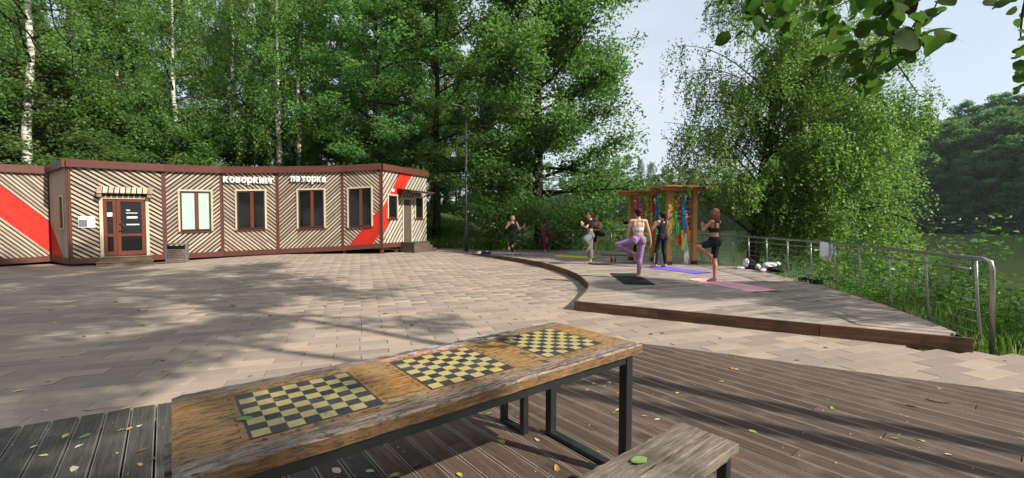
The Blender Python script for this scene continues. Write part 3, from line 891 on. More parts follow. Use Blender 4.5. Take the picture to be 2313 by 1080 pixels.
for a, b in ((du0 + 0.01, um - 0.005), (um + 0.005, du1 - 0.01)):
    sw = 0.11 if b - a > 0.6 else 0.085
    vm = dv0 + (dv1 - dv0) * 0.36
    for r in (rect(a, a + sw, dv0, dv1), rect(b - sw, b, dv0, dv1), rect(a + sw, b - sw, dv0, dv0 + 0.15), rect(a + sw, b - sw, dv1 - 0.09, dv1), rect(a + sw, b - sw, vm - 0.045, vm + 0.045)):
        sub(pn.plate('door_rail', r, 0.016, 0.06, M['door_brown'], bld, 0.0), de)
    for r in (rect(a + sw, b - sw, dv0 + 0.15, vm - 0.045), rect(a + sw, b - sw, vm + 0.045, dv1 - 0.09)):
        sub(pn.plate('pane', r, 0.017, 0.028, M['glass'], bld, 0.0), de)
a = um + 0.005 + 0.11; b = du1 - 0.12
for (f0, f1, g0, g1, mt) in ((0.25, 0.8, 0.745, 0.757, 'white'), (0.27, 0.45, 0.79, 0.81, 'white'), (0.28, 0.8, 0.655, 0.69, 'paper'), (0.25, 0.88, 0.535, 0.555, 'white')):
    sub(pn.plate('sticker', rect(a + (b - a) * f0, a + (b - a) * f1, dv0 + (dv1 - dv0) * g0, dv0 + (dv1 - dv0) * g1), 0.0285, 0.0305, M[mt], bld, 0.0), de)
sub(pn.plate('notice', rect(du0 + 0.1, um - 0.1, dv0 + (dv1 - dv0) * 0.69, dv0 + (dv1 - dv0) * 0.76), 0.0285, 0.0305, M['paper'], bld, 0.0), de)
m = MB()
hu, hv = um + 0.06, dv0 + (dv1 - dv0) * 0.5
m.tube([pn.at(hu + 0.02 + 0.13 * math.sin(k), hv + 0.13 * math.cos(k), 0.10) - BL for k in np.linspace(0, math.pi, 9)], 0.016, 8)
m.tube([pn.at(hu + 0.02, hv + 0.13, 0.05) - BL, pn.at(hu + 0.02, hv + 0.13, 0.105) - BL], 0.014, 6); m.tube([pn.at(hu + 0.02, hv - 0.13, 0.05) - BL, pn.at(hu + 0.02, hv - 0.13, 0.105) - BL], 0.014, 6)
sub(m.build('handle', M['brown_dark'], bld, True), de)
# little slatted hood over the door
hd = link(bpy.data.objects.new('door_hood', None), bld)
m = MB()
for u in (hood[0] + 0.06, hood[1] - 0.06):
    m.beam(pn.at(u, hood[2] + 0.02, 0.0) - BL, pn.at(u, hood[2] + 0.02, 0.26) - BL, 0.12, 0.12); m.beam(pn.at(u, hood[3] - 0.02, 0.0) - BL, pn.at(u, hood[2] + 0.1, 0.26) - BL, 0.10, 0.10)
m.build('bracket', M['step_wood'], hd)
k = 0
u = hood[0]
while u < hood[1] - 0.06:
    A_ = [pn.at(u, hood[3], 0.02) - BL, pn.at(u + 0.12, hood[3], 0.02) - BL, pn.at(u + 0.12, hood[2] + 0.10, 0.30) - BL, pn.at(u, hood[2] + 0.10, 0.30) - BL]
    m = MB(); m.add(A_ + [a_ + np.array([0, 0, 0.025]) for a_ in A_], [(3, 2, 1, 0), (4, 5, 6, 7), (0, 1, 5, 4), (1, 2, 6, 5), (2, 3, 7, 6), (3, 0, 4, 7)])
    m.build('hood_slat', M['slat'], hd); u += 0.15
# left walls with the other red band
for i in (P_LEFT, P_FARLEFT):
    pn = PN[i]
    if i == P_LEFT:
        s0 = pn.uv(0, 418); s1 = pn.uv(118, 507)
        r0 = pn.uv(0, 490)
        sl_l = (s1[1] - s0[1]) / (s1[0] - s0[0])
        lo_, hi_ = r0[1] - sl_l * r0[0], s0[1] - sl_l * s0[0]
        full = rect(0, pn.W - 0.05, PL, pn.H - RF)
        for reg, mt, wf in ((clip_half(full, sl_l, -1, -hi_), M['slat'], 0.6), (clip_half(full, -sl_l, 1, lo_), M['slat'], 0.6), (clip_half(clip_half(full, -sl_l, 1, hi_), sl_l, -1, -lo_), M['red'], 0.94)):
            if len(reg) > 2: slats(pn, walls[i], reg, sl_l, mt, wfrac=wf)
    else:
        slats(pn, walls[i], rect(0, pn.W, PL, pn.H - RF), -0.72, M['slat'])
# side of the projecting porch: fine upright battens and a slit window
pn = PN[P_SIDE]
sw0 = pn.uv(136, 446); sw1 = pn.uv(147, 515)
ww = (sw0[0], sw1[0], sw1[1], sw0[1])
f_ = 0.05
sl = pn.plate('slit_window', rect(*ww), 0.0, 0.01, M['glass'], bld)
for r in (rect(ww[0] - f_, ww[0], ww[2] - f_, ww[3] + f_), rect(ww[1], ww[1] + f_, ww[2] - f_, ww[3] + f_), rect(ww[0], ww[1], ww[3], ww[3] + f_), rect(ww[0], ww[1], ww[2] - f_, ww[2])):
    sub(pn.plate('trim', r, 0.002, 0.05, M['trim'], bld), sl)
t0 = pn.uv(131, 545); 
n = 0
u = 0.01
rb0, rb1 = pn.uv(122, 520), pn.uv(146, 583)
ksd = (rb1[1] - rb0[1]) / (rb1[0] - rb0[0])
while u < pn.W - 0.07:
    r_ = rect(u, u + 0.05, PL, pn.H - RF)
    cutv = rb0[1] + ksd * (u + 0.025 - rb0[0])
    segs = [(PL, pn.H - RF, M['slat_grey'])] if cutv < PL + 0.05 else [(PL, min(cutv, pn.H - RF), M['red']), (min(cutv, pn.H - RF), pn.H - RF, M['slat_grey'])]
    for z0, z1, mt in segs:
        if z1 - z0 < 0.03: continue
        if u + 0.05 > ww[0] - f_ and u < ww[1] + f_:
            for a, b in ((z0, min(z1, ww[2] - f_)), (max(z0, ww[3] + f_), z1)):
                if b - a > 0.03: pn.plate('batten', rect(u, u + 0.05, a, b), 0.002, 0.018, mt, walls[P_SIDE], math.pi / 2)
        else: pn.plate('batten', rect(u, u + 0.05, z0, z1), 0.002, 0.018, mt, walls[P_SIDE], math.pi / 2)
    u += 0.068
# short piles under the raised end
for xp, i, fr_ in ((634, P_W3, 0.03), (705, P_W3, 0.5), (779, P_W4, 0.02), (860, P_W4, 0.98), (905, P_END, 0.35), (560, P_W2, 0.5)):
    pn = PN[i]
    p = pn.at(pn.W * fr_, 0, -0.15)
    g_ = zg(p[0], p[1]) - 0.05
    m = MB(); m.box((p[0] - BL[0], p[1] - BL[1], (p[2] + 0.04 + g_) / 2), (0.13, 0.13, p[2] + 0.04 - g_)); m.build('pile', M['brown'], bld)
# wooden steps
def steps(name, label, pn, ua, ub, top, n, mat, depth=0.34, out0=0.05):
    p = pn.at((ua + ub) / 2, 0, out0)
    st = thing(name, label, 'steps', (p[0], p[1], zg(p[0], p[1])), math.atan2(pn.d[1], pn.d[0]))
    rise = top / n
    for k in range(n):
        d_ = depth * (n - k)
        m = MB(); m.box((0, -d_ / 2, rise * (k + 0.5) - 0.01), (ub - ua + 0.08 * (n - k), d_, rise - 0.02)); m.build('riser_block', mat, st, bevel=0.008)
        m = MB(); m.box((0, -d_ / 2 - 0.01, rise * (k + 1) - 0.012), (ub - ua + 0.08 * (n - k) + 0.03, d_ + 0.03, 0.032)); m.build('tread', mat, st, bevel=0.006)
    return st
pn = PN[P_DOOR]
pd = pn.at((du0 + du1) / 2, 0, 0.05)
steps('entrance_steps', 'two pale wooden steps below the glazed brown entrance door', pn, du0 - 0.05, du1 + 0.1, pn.at(du0, dv0)[2] - zg(pd[0], pd[1]) - 0.02, 2, M['step_wood'], 0.42)
pn = PN[P_END]
p_ = pn.at(d0[0], PL)
st = steps('side_steps', 'dark wooden landing with three steps at the end door of the pavilion', pn, d0[0] - 0.15, d1[0] + 0.35, p_[2] - zg(p_[0], p_[1]), 1, M['step_dark'], 0.75)
st_l = (d1[0] - d0[0]) / 2 + 0.25
hh = p_[2] - zg(p_[0], p_[1])
for k in range(2):
    m = MB(); m.box((st_l + 0.12 + 0.3 * k, -0.38, hh * (2 - k) / 3 / 2), (0.30, 0.74, hh * (2 - k) / 3)); m.build('tread', M['step_dark'], st, bevel=0.008)

# ---------------------------------------------------------------- lettering on the facade
def text_mesh(ch, size, extrude, offset=0.0):
    cu = bpy.data.curves.new('t', 'FONT'); cu.body = ch; cu.size = size; cu.extrude = extrude; cu.offset = offset; cu.resolution_u = 3
    o = bpy.data.objects.new('t', cu); COL.objects.link(o)
    dg = bpy.context.evaluated_depsgraph_get()
    me = bpy.data.meshes.new_from_object(o.evaluated_get(dg))
    adv = max((v.co.x for v in me.vertices), default=0)
    mn = min((v.co.x for v in me.vertices), default=0)
    bpy.data.objects.remove(o); bpy.data.curves.remove(cu)
    return me, mn, adv
def sign(word, label, pn, x0, x1, ybase):
    ua, v = pn.uv(x0, ybase); ub, _ = pn.uv(x1, ybase)
    mes = [text_mesh(c, 0.37, 0.025, 0.016) for c in word]
    ws = [b - a for _, a, b in mes]
    total = sum(ws); gap = 0.028
    sx = (ub - ua - gap * (len(word) - 1)) / total
    ang = math.atan2(pn.d[1], pn.d[0])
    base = pn.at(ua, v, 0.09)
    sg = thing('sign_lettering', label, 'sign', base, 0)
    sg.rotation_euler = (math.pi / 2, 0, ang)
    u = 0.0
    for (me, a, b), ch in zip(mes, word):
        me.materials.clear(); me.materials.append(M['white']); me.name = 'letter'
        o = inst('letter', me, sg, (u - a * sx, 0, 0), (0, 0, 0), (sx, 1.0, 1))
        u += (b - a) * sx + gap
    return sg
sign('коворкинг', 'white raised letters reading коворкинг above the second window', PN[P_W2], 506, 620, 411.5)
sign('пехорка', 'white raised letters reading пехорка above the third window', PN[P_W3], 659, 737, 410)
# notice board beside the door
pn = PN[P_DOOR]
n0, n1 = pn.uv(177, 489), pn.uv(216, 514)
p = pn.at((n0[0] + n1[0]) / 2, (n0[1] + n1[1]) / 2, 0.045)
nb = thing('notice_board', 'small white and grey notice board on the wall left of the entrance door', 'sign', p)
nb.rotation_euler = (0, 0, math.atan2(pn.d[1], pn.d[0]))
w_, h_ = n1[0] - n0[0], n0[1] - n1[1]
m = MB(); m.box((0, -0.012, 0), (w_, 0.024, h_)); m.build('panel', M['paper'], nb, bevel=0.004)
m = MB(); m.box((-w_ * 0.22, -0.027, -h_ * 0.12), (w_ * 0.5, 0.006, h_ * 0.62)); m.build('grey_sheet', M['grey_metal'], nb)
m = MB(); m.box((w_ * 0.27, -0.027, -h_ * 0.12), (w_ * 0.4, 0.006, h_ * 0.62)); m.build('white_sheet', M['white'], nb)
# litter bin
p = gp(401, 588); p[2] = 0.0
p = np.array([at(401, 588, 15.2)[0], 15.2, 0.02])
bn = thing('litter_bin', 'grey litter bin with wooden slat front standing by the entrance steps', 'bin', p, math.radians(28))
bw, bd_, bh = 0.60, 0.42, 0.70
m = MB()
for sx in (-1, 1): m.box((sx * (bw / 2 - 0.02), 0, bh / 2), (0.04, bd_, bh))
m.build('side_panel', M['grey_metal'], bn, bevel=0.006)
m = MB(); m.box((0, bd_ / 2 - 0.02, bh / 2 - 0.02), (bw - 0.085, 0.03, bh - 0.06)); m.build('back_panel', M['grey_metal'], bn)
m = MB(); m.box((0, 0, bh + 0.02), (bw + 0.03, bd_ + 0.04, 0.045)); m.build('lid', M['grey_metal'], bn, bevel=0.01)
for k in range(9):
    m = MB(); m.box((0, 0, 0), (bw - 0.09, 0.02, 0.045)); o = m.build('slat', M['bench_wood'], bn); o.location = (0, -bd_ / 2 + 0.02, 0.05 + k * 0.058)
m = MB(); m.box((0, 0.03, 0.28), (bw - 0.13, bd_ - 0.14, 0.50)); m.build('inner_bin', M['backing'], bn)
# ---------------------------------------------------------------- chess table and benches
def table_wood():
    t = NT('table_wood')
    v = t.coord((1.2, 16, 16)); vo = t.coord()
    g = t.noise(v, 3, 7, 0.7)
    c = t.ramp(g, [(0.28, (0.075, 0.037, 0.014)), (0.42, (0.24, 0.117, 0.031)), (0.6, (0.36, 0.185, 0.05)), (0.78, (0.42, 0.245, 0.08))])
    big = t.noise(vo, 3.0, 5, 0.7)
    c = t.mix(t.mr(big, 0.45, 0.7, 0, 0.65), c, (0.33, 0.23, 0.115))
    # worn, greyed long edges
    sx = t.n('ShaderNodeSeparateXYZ'); tc = t.n('ShaderNodeTexCoord'); t.l(tc.outputs['Object'], sx.inputs[0])
    ay = t.math('ABSOLUTE', sx.outputs['Y'])
    wn_ = t.math('ADD', ay, t.math('MULTIPLY', t.math('SUBTRACT', t.noise(t.coord((3, 9, 9)), 2.2, 6, 0.75), 0.5), 0.22))
    sn = t.n('ShaderNodeSeparateXYZ'); t.l(t.n('ShaderNodeNewGeometry').outputs['Normal'], sn.inputs[0])
    topf = t.mr(sn.outputs['Z'], 0.35, 0.8, 0.25, 1)
    c = t.mix(t.math('MULTIPLY', topf, t.mr(wn_, 0.225, 0.325, 0, 0.92)), c, t.ramp(t.noise(t.coord((2, 22, 22)), 3, 6, 0.8), [(0.38, (0.03, 0.023, 0.02)), (0.5, (0.19, 0.155, 0.135)), (0.68, (0.40, 0.36, 0.33))]))
    # chips and knife cuts
    ch = t.noise(t.coord((4, 26, 26)), 3.4, 8, 0.8)
    c = t.mix(t.mr(ch, 0.53, 0.575, 0, 0.9), c, (0.05, 0.032, 0.02))
    ch2 = t.noise(t.coord((9, 22, 9), (0, 0, 0.7)), 2.7, 8, 0.8)
    c = t.mix(t.mr(ch2, 0.55, 0.60, 0, 0.8), c, (0.07, 0.05, 0.035))
    # faded chalk scribble along the far edge
    ck = t.noise(t.coord((7, 22, 7), (0, 0, 0.25)), 2.0, 3, 0.6)
    inb = t.math('MULTIPLY', t.mr(sx.outputs['Y'], 0.25, 0.28, 0, 1), t.mr(t.math('ABSOLUTE', t.math('SUBTRACT', sx.outputs['X'], 0.18)), 0.38, 0.30, 0, 1))
    c = t.mix(t.math('MULTIPLY', inb, t.mr(ck, 0.53, 0.56, 0, 0.6)), c, (0.50, 0.56, 0.64))
    inb2 = t.math('MULTIPLY', t.mr(t.math('ABSOLUTE', t.math('SUBTRACT', sx.outputs['Y'], 0.262)), 0.03, 0.012, 0, 1), t.mr(t.math('ABSOLUTE', t.math('SUBTRACT', sx.outputs['X'], -0.02)), 0.26, 0.2, 0, 1))
    c = t.mix(t.math('MULTIPLY', inb2, t.mr(t.noise(t.coord((8, 8, 8)), 3.0, 3), 0.47, 0.52, 0, 0.65)), c, (0.72, 0.30, 0.24))
    inb3 = t.math('MULTIPLY', t.mr(t.math('ABSOLUTE', t.math('ADD', sx.outputs['Y'], 0.235)), 0.04, 0.02, 0, 1), t.mr(t.math('ABSOLUTE', t.math('ADD', sx.outputs['X'], 0.35)), 0.16, 0.1, 0, 1))
    c = t.mix(t.math('MULTIPLY', inb3, t.mr(t.noise(t.coord((10, 20, 8)), 3.0, 3), 0.53, 0.57, 0, 0.5)), c, (0.2, 0.42, 0.34))
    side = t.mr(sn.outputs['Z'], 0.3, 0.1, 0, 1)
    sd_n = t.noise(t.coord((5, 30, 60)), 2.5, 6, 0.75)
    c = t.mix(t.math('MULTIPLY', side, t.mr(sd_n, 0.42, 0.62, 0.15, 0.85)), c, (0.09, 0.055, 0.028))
    h = t.math('SUBTRACT', g, t.math('MULTIPLY', t.mr(ch, 0.54, 0.62, 0, 1), 0.8))
    return t.bsdf(c, t.mr(big, 0.3, 0.7, 0.38, 0.6), spec=0.4, bump=h, bstr=0.55, bdist=0.004)
M['table_wood'] = table_wood()
def check_mat():
    t = NT('chess_squares')
    tc = t.n('ShaderNodeTexCoord'); ck = t.n('ShaderNodeTexChecker'); ck.inputs['Scale'].default_value = 1.0
    mp = t.n('ShaderNodeMapping'); s = 8 / 0.43
    mp.inputs['Scale'].default_value = (s, s, 0.0); mp.inputs['Location'].default_value = (8, 8, 0.5)
    t.l(tc.outputs['Object'], mp.inputs['Vector']); t.l(mp.outputs['Vector'], ck.inputs['Vector'])
    ck.inputs['Color1'].default_value = (0.025, 0.027, 0.032, 1); ck.inputs['Color2'].default_value = (0.42, 0.335, 0.125, 1)
    sx = t.n('ShaderNodeSeparateXYZ'); t.l(tc.outputs['Object'], sx.inputs[0])
    e = t.math('MAXIMUM', t.math('ABSOLUTE', sx.outputs['X']), t.math('ABSOLUTE', sx.outputs['Y']))
    c = t.mix(t.mr(e, 0.2145, 0.2155, 0, 1), ck.outputs['Color'], (0.03, 0.028, 0.03))
    w = t.noise(t.coord((1, 1, 1)), 22, 7, 0.75)
    c = t.mix(t.mr(w, 0.55, 0.64, 0, 0.65), c, (0.13, 0.115, 0.09))
    w2 = t.noise(t.coord((1, 1, 1)), 5, 4)
    c = t.mix(t.mr(w2, 0.4, 0.8, 0, 0.3), c, (0.16, 0.15, 0.13))
    return t.bsdf(c, t.mr(w2, 0.3, 0.7, 0.35, 0.55), spec=0.4)
M['check'] = check_mat()
TZ = 0.80
TC = np.array([(-1.38 + 0.776) / 2, (1.69 + 2.49) / 2, 0.0])
A_T = math.atan2(3.03 - 1.69, 0.30 + 1.38)
tb = thing('chess_table', 'long worn orange wooden table with three chessboards and black steel legs', 'table', (TC[0], TC[1], 0.02), A_T)
TL, TW, TT = 2.16, 0.725, 0.055
def rough_slab(L, W, T, nx_, rnd, jag=0.003, round_=0.010):
    """plank slab with slightly uneven, rounded long edges"""
    Vv, Ff = [], []
    xs = np.linspace(-L / 2, L / 2, nx_)
    prof = []
    for i, x in enumerate(xs):
        j1, j2 = rnd.uniform(-jag, jag), rnd.uniform(-jag, jag)
        z1, z2 = rnd.uniform(-0.002, 0.002), rnd.uniform(-0.002, 0.002)
        e = 0.006 if i in (0, nx_ - 1) else 0
        prof.append([(x, -W / 2 + j1 + 0.004, 0.0), (x, -W / 2 + j1, T - round_), (x, -W / 2 + j1 + round_ * 0.7, T - 0.002 + z1 - e), (x, -W / 2 + 0.05, T - e),
                     (x, W / 2 - 0.05, T - e), (x, W / 2 + j2 - round_ * 0.7, T - 0.002 + z2 - e), (x, W / 2 + j2, T - round_), (x, W / 2 + j2 - 0.004, 0.0)])
    k = 8
    for p in prof: Vv += p
    for i in range(nx_ - 1):
        for j in range(k): Ff.append((i * k + j, (i + 1) * k + j, (i + 1) * k + (j + 1) % k, i * k + (j + 1) % k))
    Ff += [tuple(range(k)), tuple(range(nx_ * k - 1, nx_ * k - k - 1, -1))]
    Ff = [f[::-1] for f in Ff]
    m = MB(); m.add(Vv, Ff)
    return m
o = rough_slab(TL, TW, TT, 60, random.Random(4)).build('table_top', M['table_wood'], tb); o.location = (0, 0, TZ - TT - 0.02)
# boards: their centres on the table axis
cm = {}
for ch in 'ABCDEFGH12345678': cm[ch] = text_mesh(ch, 0.024, 0.0)
for ib, (wx, wy) in enumerate(((-0.855, 1.765), (-0.317, 2.205), (0.232, 2.665))):
    sc = (CZ - TZ) / (CZ - 0.76)
    px_, py_ = wx * sc - TC[0], wy * sc - TC[1]
    lx = px_ * math.cos(A_T) + py_ * math.sin(A_T); ly = -px_ * math.sin(A_T) + py_ * math.cos(A_T)
    m = MB(); m.box((0, 0, 0), (0.448, 0.448, 0.006)); o = m.build('chessboard', M['check'], tb); o.location = (lx, ly - 0.004, TZ - 0.02 - 0.0012)
    o['label'] = ['black and cream chessboard nearest the left end', 'middle black and cream chessboard', 'black and cream chessboard nearest the right end'][ib]
    Vt, Ft = [], []
    for i in range(8):
        for (ch, x, y) in (('ABCDEFGH'[i], -0.188 + i * 0.0537, -0.246), ('ABCDEFGH'[i], -0.188 + i * 0.0537, 0.246), ('12345678'[i], -0.246, -0.188 + i * 0.0537), ('12345678'[i], 0.246, -0.188 + i * 0.0537)):
            me, a, b = cm[ch]
            bs = len(Vt)
            Vt += [(v.co.x - (a + b) / 2 + x, v.co.y - 0.009 + y, 0.0) for v in me.vertices]
            Ft += [tuple(bs + k for k in p.vertices) for p in me.polygons]
    mm = MB(); mm.add(Vt, Ft); o2 = mm.build('square_lettering', M['brown_dark'], o); o2.location = (0, 0, 0.0036)
def leg_frame(parent, x, y0, y1, h, w=0.055, mat=None, t=0.06):
    mat = mat or M['steel_dark']
    for y in (y0, y1):
        m = MB(); m.box((x, y, h / 2), (w, w, h)); m.build('leg', mat, parent, bevel=0.003)
    m = MB(); m.box((x, (y0 + y1) / 2, 0.0155), (w - 0.004, abs(y1 - y0) - w - 0.002, 0.03)); m.build('foot_bar', mat, parent, bevel=0.003)
    m = MB(); m.box((x, (y0 + y1) / 2, h - 0.025), (w - 0.004, abs(y1 - y0) - w - 0.002, 0.045)); m.build('cross_bar', mat, parent, bevel=0.003)
hl = TZ - TT - 0.02
for x in (-TL / 2 + 0.09, TL / 2 - 0.09): leg_frame(tb, x, -TW / 2 + 0.05, TW / 2 - 0.05, hl)
for y in (-TW / 2 + 0.05, TW / 2 - 0.05):
    m = MB(); m.box((0, y, hl - 0.026), (TL - 0.18 - 0.058, 0.045, 0.05)); m.build('apron_bar', M['steel_dark'], tb, bevel=0.003)
def bench(label, cxy, L=2.05, W=0.29, h=0.48):
    b = thing('bench', label, 'bench', (cxy[0], cxy[1], 0.02), A_T, 'benches of the chess table')
    rnd = random.Random(int(abs(cxy[0]) * 1000))
    for k, (yy, w_) in enumerate(((-W / 4 - 0.001, W / 2 - 0.003), (W / 4 + 0.001, W / 2 - 0.003))):
        o = rough_slab(L, w_, 0.05, 50, rnd, 0.003, 0.008).build('seat_plank', M['bench_wood'], b); o.location = (0, yy, h - 0.07)
    for x in (-L / 2 + 0.09, L / 2 - 0.09): leg_frame(b, x, -W / 2 + 0.03, W / 2 - 0.03, h - 0.07, 0.045)
    return b
ax = np.array([math.cos(A_T), math.sin(A_T)]); ay = np.array([-math.sin(A_T), math.cos(A_T)])
fr_c = np.array([(0.884 + 1.068) / 2, (2.185 + 1.96) / 2]) - ax * 2.05 / 2
bench('greyed plank bench in the foreground on the near side of the chess table', fr_c)
bk_c = np.array([(-1.61 - 1.42) / 2, (1.94 + 1.72) / 2]) + ax * 2.05 / 2
bench('greyed plank bench mostly hidden behind the chess table', bk_c)

# ---------------------------------------------------------------- steel railing along the deck
path = smooth_path([(5.76, 5.07), (5.95, 5.72), (6.46, 7.40), (7.02, 9.66), (7.20, 12.2), (7.22, 14.75), (6.82, 17.1), (6.0, 19.4), (5.02, 21.25), (2.6, 22.05)], 8)
seg = np.r_[0, np.cumsum(np.linalg.norm(np.diff(path, axis=0), axis=1))]
def along(s):
    p = np.array([np.interp(s, seg, path[:, 0]), np.interp(s, seg, path[:, 1])])
    q = np.array([np.interp(s + 0.05, seg, path[:, 0]), np.interp(s + 0.05, seg, path[:, 1])]); r = np.array([np.interp(s - 0.05, seg, path[:, 0]), np.interp(s - 0.05, seg, path[:, 1])])
    d = q - r; d /= np.linalg.norm(d) + 1e-9
    return p, d, np.array([d[1], -d[0]])                # point, direction, outward
rl = thing('railing', 'stainless steel railing with wire cables curving along the lakeside edge of the deck', 'railing', (5.76, 5.07, 0))
RO = np.array([5.76, 5.07, 0.0])
RT = 1.085
ss = np.arange(0.0, seg[-1], 0.3)
top = []
for s in np.r_[ss, seg[-1]]:
    p, d, o_ = along(s)
    top.append(np.array([p[0] - o_[0] * 0.06, p[1] - o_[1] * 0.06, RT + 0.004 * s]))
p0, d0, o0 = along(0.0)
start = [np.array([p0[0], p0[1], -0.06]), np.array([p0[0] - o0[0] * 0.03, p0[1] - o0[1] * 0.03, RT - 0.12]), np.array([p0[0] - o0[0] * 0.05, p0[1] - o0[1] * 0.05, RT - 0.03]), np.array([p0[0] - o0[0] * .06, p0[1] - o0[1] * .06, RT]) + np.array([d0[0], d0[1], 0]) * 0.09]
m = MB(); m.tube([v - RO for v in start + top[1:]], 0.026, 10); m.build('handrail', M['steel'], rl, True)
m = MB(); m.tube([v - RO - np.array([0, 0, 0.14]) for v in top[1:]], 0.013, 8); m.build('mid_rail', M['steel'], rl, True)
for k in range(6):
    pts = []
    for s in np.r_[0.25, ss[2:], seg[-1]]:
        p, d, o_ = along(s)
        f = (k + 1) / 7.0
        pts.append(np.array([p[0] - o_[0] * 0.06 * (1 - f), p[1] - o_[1] * 0.06 * (1 - f), (RT - 0.14 + 0.004 * s) * (1 - f) + 0.03 * f]) - RO)
    m = MB(); m.tube(pts, 0.0035, 5); m.build('cable', M['steel'], rl, True)
s = 0.22
while s < seg[-1]:
    p, d, o_ = along(s)
    n_ = np.array([o_[0], o_[1], 0]); dd = np.array([d[0], d[1], 0])
    base_ = np.array([p[0], p[1], 0])
    m = MB()
    for sg_ in (-1, 1):
        q = base_ + dd * 0.013 * sg_
        m.tube([q - n_ * 0.06 + np.array([0, 0, RT - 0.01 + 0.004 * s]) - RO, q - n_ * 0.03 + np.array([0, 0, 0.6]) - RO, q + n_ * 0.02 + np.array([0, 0, 0.10]) - RO, q + n_ * 0.015 + np.array([0, 0, 0.03]) - RO, q - n_ * 0.10 + np.array([0, 0, 0.0]) - RO], 0.0095, 6)
    m.build('post', M['steel'], rl, True)
    s += 0.98
def stair_rail(label, pa, pb):
    r = thing('stair_handrail', label, 'railing', (pa[0], pa[1], 0), 0, 'handrails of the stairs down the bank')
    o0_ = np.array([pa[0], pa[1], 0])
    A_, B_ = np.array(pa), np.array(pb)
    d = B_ - A_
    m = MB(); m.tube([np.array([A_[0], A_[1], 0.0]) - o0_, A_ - np.array([0, 0, 0.08]) - o0_, A_ + d * 0.03 - o0_, A_ + np.array([0.25, 0, 0]) - o0_, B_ - o0_], 0.026, 8); m.build('handrail', M['steel'], r, True)
    m = MB(); m.tube([A_ + np.array([0.3, 0, -0.30]) - o0_, B_ - np.array([0.25, 0, 0.1]) - o0_], 0.014, 6); m.build('mid_rail', M['steel'], r, True)
    for k in (0.2, 0.5, 0.8):
        q = A_ + d * k
        m = MB(); m.tube([q - o0_, np.array([q[0], q[1], q[2] - 0.95]) - o0_], 0.016, 6); m.build('post', M['steel'], r, True)
stair_rail('steel stair handrail sloping down right of the maroon trousers', at(1203, 526, 22.9), at(1286, 562, 22.6))
stair_rail('steel stair handrail sloping down behind the woman in black at the far left', at(1122, 526, 23.2), at(1206, 562, 22.9))

# ---------------------------------------------------------------- pergola hung with ribbons
PG = np.array([5.2, 14.8, DZ])
pg = thing('pergola', 'orange timber pergola with wall bars standing at the lakeside corner of the deck', 'pergola', PG)
PP = [np.array(p) for p in ((4.36, 15.7), (5.05, 15.35), (5.13, 14.0), (6.07, 14.25))]
PH = 2.42
for k, p in enumerate(PP):
    m = MB(); m.box((0, 0, PH / 2 + 0.06), (0.15, 0.15, PH - 0.12)); o = m.build('post', M['pergola'], pg, bevel=0.006)
    o.location = (p[0] - PG[0], p[1] - PG[1], 0); o.rotation_euler = (0, 0, 0.12 if k != 1 else 0.4)
    m = MB(); m.box((p[0] - PG[0] + 0.02, p[1] - PG[1], 0.06), (0.165, 0.165, 0.12)); m.build('post_shoe', M['steel_dark'], pg)
def bars(a, b, n, z0, z1):
    for k in range(n):
        z = z0 + (z1 - z0) * k / (n - 1)
        m = MB(); m.tube([(a[0] - PG[0], a[1] - PG[1], z), (b[0] - PG[0], b[1] - PG[1], z)], 0.021, 8); m.build('wall_bar', M['pergola'], pg, True)
bars(PP[2], PP[3], 9, 0.75, 2.1); bars(PP[0], PP[1], 9, 0.75, 2.1)
def roof_run(a, b, ext, n, z):
    a, b = np.array(a), np.array(b); d = (b - a) / np.linalg.norm(b - a); q = np.array([-d[1], d[0]])
    for s_ in (-0.35, 0.35):
        m = MB(); p0 = a - d * ext + q * s_; p1 = b + d * ext + q * s_
        m.beam((p0[0] - PG[0], p0[1] - PG[1], z), (p1[0] - PG[0], p1[1] - PG[1], z), 0.055, 0.14); m.build('roof_beam', M['pergola'], pg)
    L = np.linalg.norm(b - a) + 2 * ext
    for k in range(n):
        c = a - d * ext + d * L * (k + 0.5) / n
        m = MB(); w = L / n * 0.97; l = 0.62
        m.add([(-w / 2, -l, 0), (w / 2, -l - 0.05, 0), (w / 2, l, 0), (-w / 2, l + 0.05, 0), (-w / 2, -l, 0.04), (w / 2, -l - 0.05, 0.04), (w / 2, l, 0.04), (-w / 2, l + 0.05, 0.04)],
              [(3, 2, 1, 0), (4, 5, 6, 7), (0, 1, 5, 4), (1, 2, 6, 5), (2, 3, 7, 6), (3, 0, 4, 7)])
        o = m.build('roof_board', M['pergola'], pg); o.location = (c[0] - PG[0], c[1] - PG[1], z + 0.075 + 0.004 * (k % 2)); o.rotation_euler = (0.06, 0.03, math.atan2(d[1], d[0]))
roof_run((4.36, 15.75), (5.05, 15.45), 0.42, 7, PH + 0.02)
roof_run((5.1, 14.1), (6.07, 14.3), 0.42, 10, PH + 0.06)
